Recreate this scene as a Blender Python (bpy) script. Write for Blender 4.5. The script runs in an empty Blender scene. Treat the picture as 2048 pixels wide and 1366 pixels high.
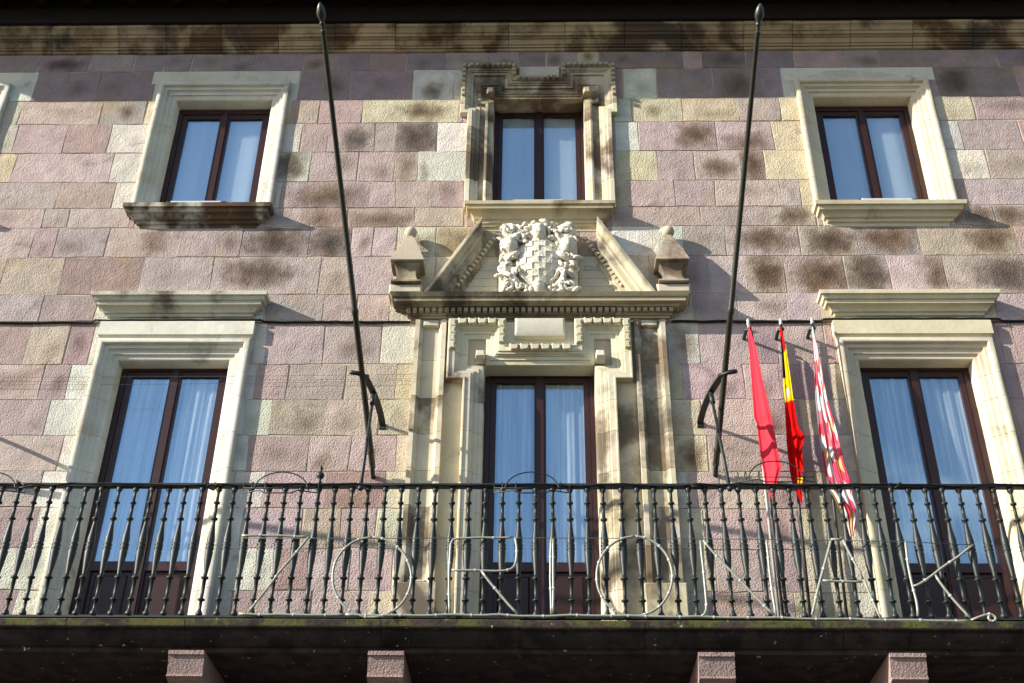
import bpy, math, random
from mathutils import Vector, Matrix
random.seed(7)
R = math.radians
S = bpy.context.scene
COL = S.collection

# ------------------------------------------------------------------ camera
F = 2480.0; CX, CY = 1024.0, 683.0           # focal length and centre in photo pixels (2048 wide)
D, H = 10.3, 1.6                             # camera distance from the facade, eye height
Zc = Vector((48, 3683, -F)).normalized()
Xc = Vector((116724, 167, 2480)); Xc = (Xc - Xc.dot(Zc)*Zc).normalized()
Yc = Zc.cross(Xc)
def W(u, v, p=0.0):                          # photo pixel -> (x, z) on the plane p metres in front of the wall
    d = Vector((u-CX, -(v-CY), -F))
    w = Vector((Xc.dot(d), Yc.dot(d), Zc.dot(d))); t = (D-p)/w.y
    return w.x*t, H+w.z*t
def PX(x, y, z):
    w = Vector((x, y+D, z-H)); c = Xc*w.x+Yc*w.y+Zc*w.z
    return CX+F*c.x/-c.z, CY-F*c.y/-c.z
cam = bpy.data.cameras.new('camera'); co = bpy.data.objects.new('camera', cam); COL.objects.link(co)
cam.sensor_width = 36; cam.lens = F/2048*36; cam.clip_end = 5000; cam.clip_start = .1
m3 = Matrix((Xc, Yc, Zc))                    # rows: world axes in camera space
co.matrix_world = Matrix.Translation((0, -D, H)) @ m3.to_4x4()
S.camera = co

# ------------------------------------------------------------------ light
SUN = Vector((-2.65, -1.0, 1.25)).normalized()
world = bpy.data.worlds.new('World'); S.world = world; world.use_nodes = True
nt = world.node_tree; nt.nodes.clear()
wo = nt.nodes.new('ShaderNodeOutputWorld'); bg = nt.nodes.new('ShaderNodeBackground')
sky = nt.nodes.new('ShaderNodeTexSky'); sky.sky_type = 'NISHITA'; sky.sun_disc = False
sky.sun_elevation = math.asin(SUN.z); sky.sun_rotation = math.atan2(SUN.x, SUN.y)
sky.air_density = 1.0; sky.dust_density = .6; sky.ozone_density = 1.5
tc = nt.nodes.new('ShaderNodeTexCoord'); mp = nt.nodes.new('ShaderNodeMapping'); mp.inputs['Scale'].default_value = (1, 1, 1.8)
cn = nt.nodes.new('ShaderNodeTexNoise'); cn.inputs['Scale'].default_value = 2.6; cn.inputs['Detail'].default_value = 8; cn.inputs['Roughness'].default_value = .55
cr = nt.nodes.new('ShaderNodeValToRGB'); cr.color_ramp.elements[0].position = .57; cr.color_ramp.elements[1].position = .72
cm = nt.nodes.new('ShaderNodeMix'); cm.data_type = 'RGBA'; cm.inputs[7].default_value = (7.5, 7.7, 8.0, 1)
nt.links.new(tc.outputs['Generated'], mp.inputs[0]); nt.links.new(mp.outputs[0], cn.inputs['Vector'])
nt.links.new(cn.outputs['Fac'], cr.inputs[0]); nt.links.new(cr.outputs[0], cm.inputs[0]); nt.links.new(sky.outputs[0], cm.inputs[6])
nt.links.new(cm.outputs[2], bg.inputs[0]); bg.inputs[1].default_value = .085; nt.links.new(bg.outputs[0], wo.inputs[0])
sl = bpy.data.lights.new('sun', 'SUN'); sl.energy = 3.9; sl.angle = R(.5); sl.color = (1, .93, .81)
so = bpy.data.objects.new('sun', sl); COL.objects.link(so)
so.rotation_euler = SUN.to_track_quat('Z', 'Y').to_euler(); so.location = (-12, -8, 20)
S.view_settings.view_transform = 'Standard'; S.view_settings.look = 'None'
S.view_settings.exposure = 1.25; S.view_settings.gamma = 1; S.view_settings.use_curve_mapping = False
S.render.engine = 'CYCLES'

# ------------------------------------------------------------------ materials
class N:
    def __init__(s, name):
        s.m = bpy.data.materials.new(name); s.m.use_nodes = True; s.t = s.m.node_tree
        s.b = s.t.nodes['Principled BSDF']; s.out = s.t.nodes['Material Output']
        s.pos = s.t.nodes.new('ShaderNodeNewGeometry').outputs['Position']
    def lk(s, a, b): s.t.links.new(a, b)
    def inp(s, sock, v):
        if hasattr(v, 'is_linked') or isinstance(v, bpy.types.NodeSocket): s.lk(v, sock)
        else: sock.default_value = v
    def noise(s, scale, detail=4, vec=None, rough=.55, stretch=None, dist=0):
        n = s.t.nodes.new('ShaderNodeTexNoise'); n.inputs['Scale'].default_value = scale; n.inputs['Detail'].default_value = detail
        n.inputs['Roughness'].default_value = rough; n.inputs['Distortion'].default_value = dist
        v = vec or s.pos
        if stretch:
            q = s.t.nodes.new('ShaderNodeMapping'); q.inputs['Scale'].default_value = stretch; s.lk(v, q.inputs[0]); v = q.outputs[0]
        s.lk(v, n.inputs['Vector']); return n.outputs['Fac']
    def vor(s, scale, feature='F1'):
        n = s.t.nodes.new('ShaderNodeTexVoronoi'); n.feature = feature; n.inputs['Scale'].default_value = scale; s.lk(s.pos, n.inputs['Vector']); return n.outputs['Distance']
    def ma(s, op, a, b=0, c=0, clamp=False):
        n = s.t.nodes.new('ShaderNodeMath'); n.operation = op; n.use_clamp = clamp
        for i, v in enumerate((a, b, c)): s.inp(n.inputs[i], v)
        return n.outputs[0]
    def mr(s, v, a, b, c=0., d=1.):
        n = s.t.nodes.new('ShaderNodeMapRange'); n.interpolation_type = 'SMOOTHSTEP'
        for i, q in enumerate((v, a, b, c, d)): s.inp(n.inputs[i], q)
        return n.outputs[0]
    def mix(s, f, a, b, mode='MIX'):
        n = s.t.nodes.new('ShaderNodeMix'); n.data_type = 'RGBA'; n.blend_type = mode
        s.inp(n.inputs[0], f); s.inp(n.inputs[6], a if not isinstance(a, tuple) else (*a[:3], 1)); s.inp(n.inputs[7], b if not isinstance(b, tuple) else (*b[:3], 1)); return n.outputs[2]
    def attr(s, name, out='Color'):
        n = s.t.nodes.new('ShaderNodeAttribute'); n.attribute_name = name; return n.outputs[out]
    def sep(s, v):
        n = s.t.nodes.new('ShaderNodeSeparateXYZ'); s.lk(v, n.inputs[0]); return n.outputs
    def bump(s, h, strength=.5, dist=.01, prev=None):
        n = s.t.nodes.new('ShaderNodeBump'); n.inputs['Strength'].default_value = strength; n.inputs['Distance'].default_value = dist
        s.lk(h, n.inputs['Height'])
        if prev: s.lk(prev, n.inputs['Normal'])
        return n.outputs[0]
    def done(s, col, rough=.9, nrm=None, metal=0, spec=.3):
        s.inp(s.b.inputs['Base Color'], col if not isinstance(col, tuple) else (*col[:3], 1)); s.inp(s.b.inputs['Roughness'], rough)
        s.b.inputs['Metallic'].default_value = metal; s.b.inputs['Specular IOR Level'].default_value = spec
        if nrm: s.lk(nrm, s.b.inputs['Normal'])
        return s.m
MAT = {}
def stone_mat():                                  # hammered pink sandstone, one tint and one blotch per block
    n = N('pink_sandstone'); col = n.attr('tint')
    v = n.ma('MULTIPLY_ADD', n.noise(5, 5), .7, .62); c = n.mix(1, col, v, 'MULTIPLY')
    v = n.ma('MULTIPLY_ADD', n.noise(60, 3), .5, .75); c = n.mix(1, c, v, 'MULTIPLY')
    f = n.ma('MULTIPLY', n.mr(n.noise(1.5, 6, rough=.68), .54, .70), .38); c = n.mix(f, c, (.40, .26, .11))
    f = n.ma('MULTIPLY', n.mr(n.noise(2.3, 4, rough=.6, stretch=(1, 1, 1.5), dist=.6), .60, .75), .5); c = n.mix(f, c, (.16, .125, .115))
    f = n.ma('MULTIPLY', n.mr(n.noise(3.1, 5, rough=.7), .60, .72), .35); c = n.mix(f, c, (.52, .46, .38))
    uv = n.sep(n.attr('uvb', 'Vector')); s = n.sep(n.attr('stn', 'Vector')); r = n.sep(n.attr('srd', 'Vector'))
    wob = n.ma('MULTIPLY', n.ma('SUBTRACT', n.noise(7, 5), .5), 1.6)
    du = n.ma('DIVIDE', n.ma('SUBTRACT', uv[0], s[0]), r[0]); dv = n.ma('DIVIDE', n.ma('SUBTRACT', uv[1], s[1]), r[1])
    d = n.ma('SQRT', n.ma('ADD', n.ma('MULTIPLY', du, du), n.ma('MULTIPLY', dv, dv))); d = n.ma('ADD', d, wob)
    f = n.ma('MULTIPLY', n.mr(d, 1.45, .35), s[2])
    sc = n.mix(r[2], (.125, .070, .036), (.085, .072, .062)); c = n.mix(n.ma('MULTIPLY', f, .92), c, sc); c = n.mix(n.ma('MULTIPLY', n.mr(d, .55, -.15), n.ma('MULTIPLY', s[2], .75)), c, n.mix(r[2], (.05, .035, .026), (.045, .047, .052)))
    h = n.ma('ADD', n.ma('MULTIPLY', n.noise(62, 4, rough=.55), 1.1), n.ma('MULTIPLY', n.mr(n.vor(46), .0, .5), .5))
    b = n.bump(n.noise(7, 3), .35, .03); b = n.bump(n.mr(n.noise(13, 5, rough=.7), .62, .72), .45, -.010, b); b = n.bump(h, .9, .009, b)
    return n.done(c, .95, b, spec=.15)
MAT['stone'] = stone_mat()
def cream_mat():                                  # dressed pale sandstone of the surrounds
    n = N('cream_sandstone'); col = n.attr('tint'); dirt = n.sep(n.attr('stn', 'Vector'))
    v = n.ma('MULTIPLY_ADD', n.noise(4, 5), .45, .77); c = n.mix(1, col, v, 'MULTIPLY')
    v = n.ma('MULTIPLY_ADD', n.noise(45, 3), .25, .88); c = n.mix(1, c, v, 'MULTIPLY')
    f = n.ma('MULTIPLY', n.mr(n.noise(1.9, 5, rough=.65), .52, .72), .45); c = n.mix(f, c, (.47, .33, .14))
    th = n.ma('SUBTRACT', .635, n.ma('MULTIPLY', dirt[0], .30))
    nz = n.ma('ADD', n.ma('MULTIPLY', n.noise(2.1, 3, rough=.5, stretch=(1.2, 1, .8), dist=.5), .85), n.ma('MULTIPLY', n.noise(22, 4), .15))
    f = n.mr(nz, th, n.ma('ADD', th, .20)); f = n.ma('MULTIPLY', f, dirt[1]); c = n.mix(f, c, n.mix(n.mr(n.noise(1.3, 2), .35, .65), (.13, .078, .040), (.060, .050, .042)))
    b = n.bump(n.noise(14, 4), .25, .012); b = n.bump(n.noise(120, 3), .35, .002, b)
    return n.done(c, .9, b, spec=.2)
MAT['cream'] = cream_mat()
def simple(key, col, rough=.8, var=.3, scale=8, bump=.2, bscale=60, bd=.004, metal=0, spec=.3):
    n = N(key); v = n.ma('MULTIPLY_ADD', n.noise(scale, 5), var*2, 1-var); c = n.mix(1, col, v, 'MULTIPLY')
    MAT[key] = n.done(c, rough, n.bump(n.noise(bscale, 4), bump, bd), metal, spec)
simple('mortar', (.50, .42, .31), .95, .25, 5, .6, 70)
simple('arms', (.70, .65, .54), .85, .3, 16, .9, 28, .022)
simple('iron', (.011, .017, .016), .5, .3, 30, .25, 150, .002, spec=.5)
simple('pole_iron', (.035, .036, .026), .38, .4, 12, .2, 150, .002, spec=.5)
simple('wood', (.032, .010, .008), .40, .25, 20, .1, 90, .001, spec=.45)
simple('darkwood', (.012, .008, .006), .9, .4, 6, .4, 30)
simple('black_cable', (.012, .012, .012), .6, .2)
simple('grey_cable', (.10, .10, .10), .6, .2)
simple('room', (.05, .045, .04), .95, .1)
simple('whitebar', (.55, .57, .59), .45, .06)
simple('greypole', (.36, .35, .33), .5, .15)
simple('greybar', (.30, .36, .45), .4, .1)
simple('roof_tile', (.32, .15, .09), .9, .3, 3, .5, 20, .02)
n = N('plaza'); v = n.ma('MULTIPLY_ADD', n.noise(3, 5), .4, .8); br = n.t.nodes.new('ShaderNodeTexBrick'); br.inputs['Scale'].default_value = 1.2
br.inputs['Color1'].default_value = (.040, .038, .036, 1); br.inputs['Color2'].default_value = (.034, .032, .030, 1); br.inputs['Mortar'].default_value = (.02, .019, .018, 1); n.lk(n.pos, br.inputs['Vector'])
MAT['plaza'] = n.done(n.mix(1, br.outputs[0], v, 'MULTIPLY'), .85, n.bump(n.noise(40), .3, .005))
# balcony slab: weathered, mossy on its upper edge
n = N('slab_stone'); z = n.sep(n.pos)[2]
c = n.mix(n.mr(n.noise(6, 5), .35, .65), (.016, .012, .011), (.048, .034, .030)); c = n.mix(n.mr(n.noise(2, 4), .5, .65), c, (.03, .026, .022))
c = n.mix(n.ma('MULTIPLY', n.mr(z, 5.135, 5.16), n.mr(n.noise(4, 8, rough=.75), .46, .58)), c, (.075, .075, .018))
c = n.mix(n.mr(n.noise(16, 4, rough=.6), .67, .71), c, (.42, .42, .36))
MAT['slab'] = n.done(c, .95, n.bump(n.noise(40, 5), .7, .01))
# rope light: milky plastic hose
n = N('rope_light'); c = n.mix(n.noise(40, 3), (.22, .23, .19), (.36, .36, .30)); n.b.inputs['Subsurface Weight'].default_value = 0.0
MAT['rope'] = n.done(c, .35, None, spec=.5)
# curtain: thin white cloth
n = N('curtain'); tr = n.t.nodes.new('ShaderNodeBsdfTranslucent'); df = n.t.nodes.new('ShaderNodeBsdfDiffuse'); ms = n.t.nodes.new('ShaderNodeMixShader')
c = n.mix(n.mr(n.noise(26, 3, stretch=(1, 1, .03)), .38, .62), (.62, .63, .66), (.95, .95, .96)); n.lk(c, tr.inputs[0]); n.lk(c, df.inputs[0]); ms.inputs[0].default_value = .1
n.lk(df.outputs[0], ms.inputs[1]); n.lk(tr.outputs[0], ms.inputs[2]); n.lk(ms.outputs[0], n.out.inputs[0]); MAT['curtain'] = n.m
n = N('plain_curtain'); c = n.mix(n.mr(n.noise(5, 2, stretch=(1, 1, .05)), .4, .6), (.80, .80, .82), (.92, .92, .93)); MAT['plain_curtain'] = n.done(c, .95, None, spec=.1)
# coated double glazing: part mirror, part clear
n = N('glass'); tp = n.t.nodes.new('ShaderNodeBsdfTransparent'); tp.inputs[0].default_value = (.97, .99, 1, 1); gl = n.t.nodes.new('ShaderNodeBsdfGlossy'); gl.inputs['Roughness'].default_value = .015; gl.inputs[0].default_value = (.64, .86, 1, 1)
fr = n.t.nodes.new('ShaderNodeLayerWeight'); fr.inputs[0].default_value = .5; ms = n.t.nodes.new('ShaderNodeMixShader')
n.lk(n.bump(n.noise(1.6, 1), .06, .02), gl.inputs['Normal'])
n.lk(n.ma('ADD', n.ma('MULTIPLY', n.ma('POWER', fr.outputs['Facing'], 4), .8), .30, clamp=True), ms.inputs[0]); n.lk(tp.outputs[0], ms.inputs[1]); n.lk(gl.outputs[0], ms.inputs[2]); n.lk(ms.outputs[0], n.out.inputs[0]); MAT['glass'] = n.m
# flags: cloth with the colours carried by the mesh
n = N('flag_cloth'); tr = n.t.nodes.new('ShaderNodeBsdfTranslucent'); df = n.t.nodes.new('ShaderNodeBsdfDiffuse'); ms = n.t.nodes.new('ShaderNodeMixShader'); c = n.attr('tint')
n.lk(c, tr.inputs[0]); n.lk(c, df.inputs[0]); ms.inputs[0].default_value = .25; n.lk(df.outputs[0], ms.inputs[1]); n.lk(tr.outputs[0], ms.inputs[2]); n.lk(ms.outputs[0], n.out.inputs[0]); MAT['flag'] = n.m

# ------------------------------------------------------------------ mesh helpers (y is negative in front of the wall)
class MB:
    def __init__(s): s.v = []; s.f = []; s.c = []
    def add(s, vs, fs):
        o = len(s.v); s.v += [tuple(q) for q in vs]; s.f += [tuple(i+o for i in f) for f in fs]; return s
    def box(s, x0, x1, y0, y1, z0, z1):
        return s.add([(x0,y0,z0),(x1,y0,z0),(x1,y1,z0),(x0,y1,z0),(x0,y0,z1),(x1,y0,z1),(x1,y1,z1),(x0,y1,z1)],
                     [(0,1,5,4),(1,2,6,5),(2,3,7,6),(3,0,4,7),(4,5,6,7),(3,2,1,0)])
    def cbox(s, x0, x1, p0, p1, z0, z1, b=.006):   # box on the wall from p0 to p1 in front, front edges chamfered
        r = [[(x0,-p0,z0),(x1,-p0,z0),(x1,-p0,z1),(x0,-p0,z1)], [(x0,-p1+b,z0),(x1,-p1+b,z0),(x1,-p1+b,z1),(x0,-p1+b,z1)],
             [(x0+b,-p1,z0+b),(x1-b,-p1,z0+b),(x1-b,-p1,z1-b),(x0+b,-p1,z1-b)]]
        return s.loft(r, True, True, True)
    def loft(s, rings, closed=True, cap0=False, cap1=False):
        n = len(rings[0]); vs = [q for r in rings for q in r]; fs = []
        for i in range(len(rings)-1):
            for j in range(n if closed else n-1):
                k = (j+1) % n; fs.append((i*n+j, i*n+k, (i+1)*n+k, (i+1)*n+j))
        if cap0: fs.append(tuple(range(n))[::-1])
        if cap1: fs.append(tuple((len(rings)-1)*n+j for j in range(n)))
        return s.add(vs, fs)
    def tube(s, pts, r, n=8, caps=True):
        pts = [Vector(p) for p in pts]; rs = r if isinstance(r, (list, tuple)) else [r]*len(pts); rings = []
        t0 = (pts[1]-pts[0]).normalized(); up = Vector((0,0,1)) if abs(t0.z) < .9 else Vector((0,1,0)); u = t0.cross(up).normalized()
        for i, p in enumerate(pts):
            a = pts[max(i-1,0)]; b = pts[min(i+1,len(pts)-1)]; t = (b-a).normalized(); u = (u - t*u.dot(t)).normalized(); w = t.cross(u)
            rings.append([p+(u*math.cos(k*2*math.pi/n)+w*math.sin(k*2*math.pi/n))*rs[i] for k in range(n)])
        return s.loft(rings, True, caps, caps)
    def lathe(s, base, prof, n=10, axis=None):     # prof: (radius, height along the axis)
        ax = Vector(axis or (0,0,1)).normalized(); u = ax.orthogonal().normalized(); w = ax.cross(u); b = Vector(base)
        return s.loft([[b+ax*h+(u*math.cos(k*2*math.pi/n)+w*math.sin(k*2*math.pi/n))*max(r,.0005) for k in range(n)] for r, h in prof], True, True, True)
    def ball(s, c, r, nu=12, nv=8, sx=1, sy=1, sz=1):
        return s.loft([[(c[0]+sx*r*math.sin(a)*math.cos(k*2*math.pi/nu), c[1]+sy*r*math.sin(a)*math.sin(k*2*math.pi/nu), c[2]-sz*r*math.cos(a)) for k in range(nu)]
                       for a in [max(.02,min(math.pi-.02,i*math.pi/nv)) for i in range(nv+1)]], True, True, True)
    def build(s, name, mat, parent=None, smooth=False, tint=None, stn=None, srd=None):
        me = bpy.data.meshes.new(name); me.from_pydata(s.v, [], s.f); me.update()
        import bmesh
        bm = bmesh.new(); bm.from_mesh(me); bmesh.ops.recalc_face_normals(bm, faces=bm.faces); bm.to_mesh(me); bm.free()
        nv = len(me.vertices)
        if tint: at = me.attributes.new('tint', 'FLOAT_COLOR', 'POINT'); at.data.foreach_set('color', [*tint[:3], 1.]*nv)
        elif s.c: at = me.attributes.new('tint', 'FLOAT_COLOR', 'POINT'); at.data.foreach_set('color', [q for c in s.c for q in (*c, 1.)])
        if stn: at = me.attributes.new('stn', 'FLOAT_VECTOR', 'POINT'); at.data.foreach_set('vector', list(stn)*nv)
        if srd: at = me.attributes.new('srd', 'FLOAT_VECTOR', 'POINT'); at.data.foreach_set('vector', list(srd)*nv)
        if smooth: me.shade_smooth()
        if smooth == 'auto': me.set_sharp_from_angle(angle=R(38))
        me.materials.append(MAT[mat] if isinstance(mat, str) else mat)
        o = bpy.data.objects.new(name, me); COL.objects.link(o); o.parent = parent; return o
def empty(name, loc=(0,0,0)):
    o = bpy.data.objects.new(name, None); COL.objects.link(o); o.location = loc; o.empty_display_size = .1; return o
def tag(o, label, cat=None, group=None, kind=None):
    o['label'] = label
    if cat: o['category'] = cat
    if group: o['group'] = group
    if kind: o['kind'] = kind
    return o
def offs(path):                                    # mitre vectors of an open polyline, pointing to its right-hand side
    out = []
    for i in range(len(path)):
        ns = []
        for a, b in ((i-1,i),(i,i+1)):
            if a < 0 or b >= len(path): continue
            dx, dz = path[b][0]-path[a][0], path[b][1]-path[a][1]; l = math.hypot(dx, dz); ns.append((dz/l, -dx/l))
        if len(ns) == 1: out.append(ns[0])
        else:
            mx, mz = ns[0][0]+ns[1][0], ns[0][1]+ns[1][1]; k = 2/(mx*mx+mz*mz); out.append((mx*k, mz*k))
    return out
def sweep(mb, path, prof, o0=None, o1=None):       # prof: (offset to the right of the path, p in front of the wall)
    of = offs(path)
    if o0: of[0] = o0
    if o1: of[-1] = o1
    return mb.loft([[(x+ox*o, -p, z+oz*o) for o, p in prof] for (x, z), (ox, oz) in zip(path, of)], True, True, True)
def hood(mb, x0, x1, zs, side=True, back=-.02):    # moulded slab with returns: zs = [(z, projection)] from the bottom up
    pm = max(p for _, p in zs); rings = []
    for z, p in zs:
        e = pm-p if side else 0
        rings.append([(x0+e, -back, z), (x0+e, -p, z), (x1-e, -p, z), (x1-e, -back, z)])
    return mb.loft(rings, True, True, True)
CREAM = (.60, .545, .42)
def cream(mb, name, parent, tint=None, dirt=.15, amt=.8, smooth='auto', jit=.06):
    t = tint or CREAM; k = 1+random.uniform(-jit, jit); t = (t[0]*k, t[1]*k*random.uniform(.98,1.02), t[2]*k*random.uniform(.93,1.07))
    return mb.build(name, 'cream', parent, smooth, t, (dirt, amt, 0))

# ------------------------------------------------------------------ ground
g = MB().box(-400, 400, -400, 60, -.4, 0).build('plaza_pavement', 'plaza'); g['kind'] = 'structure'; g['label'] = 'stone paved square in front of the building'

# ------------------------------------------------------------------ the building
B = empty('town_hall'); tag(B, 'old pink sandstone town hall facade with cream window surrounds and carved pediment', 'building')
XL, XR = -9.0, 7.6
BL, BR = -3.65, 3.725                               # centres of the side bays
WH, WT, WS = .765, 12.155, 10.21                    # side windows: half width of surround, its top, sill level
DT, FL = 8.54, 5.215                                # side doors: top of surround, balcony floor
holes = [(c-.70, c+.70, WS-.05, WT-.065) for c in (BL, BR, -6.93)] + [(c-.70, c+.70, FL-.02, DT-.065) for c in (BL, BR)]
holes += [(-.60, .62, FL-.02, 8.28), (-.62, .63, WS-.04, 12.02)]
def grid_wall(mb, holes, x0, x1, z0, z1, y0, y1):
    xs = sorted({x0, x1, *[h[0] for h in holes], *[h[1] for h in holes]}); zs = sorted({z0, z1, *[h[2] for h in holes], *[h[3] for h in holes]})
    for i in range(len(zs)-1):
        run = None
        for j in range(len(xs)-1):
            cx, cz = (xs[j]+xs[j+1])/2, (zs[i]+zs[i+1])/2; open_ = any(h[0] < cx < h[1] and h[2] < cz < h[3] for h in holes)
            if not open_: run = [xs[j] if run is None else run[0], xs[j+1]]
            if run and (open_ or j == len(xs)-2): mb.box(run[0], run[1], y0, y1, zs[i], zs[i+1]); run = None
    return mb
wm = grid_wall(MB(), [h for h in holes if h[2] < 8], XL, XR, 0, 8.772, .006, .40); grid_wall(wm, [h for h in holes if h[2] > 8], XL, XR, 8.772, 13.3, -.0155, .40)
wall = wm.build('wall', 'mortar', B); wall['label'] = 'wall of pink and cream squared stone blocks'

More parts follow.
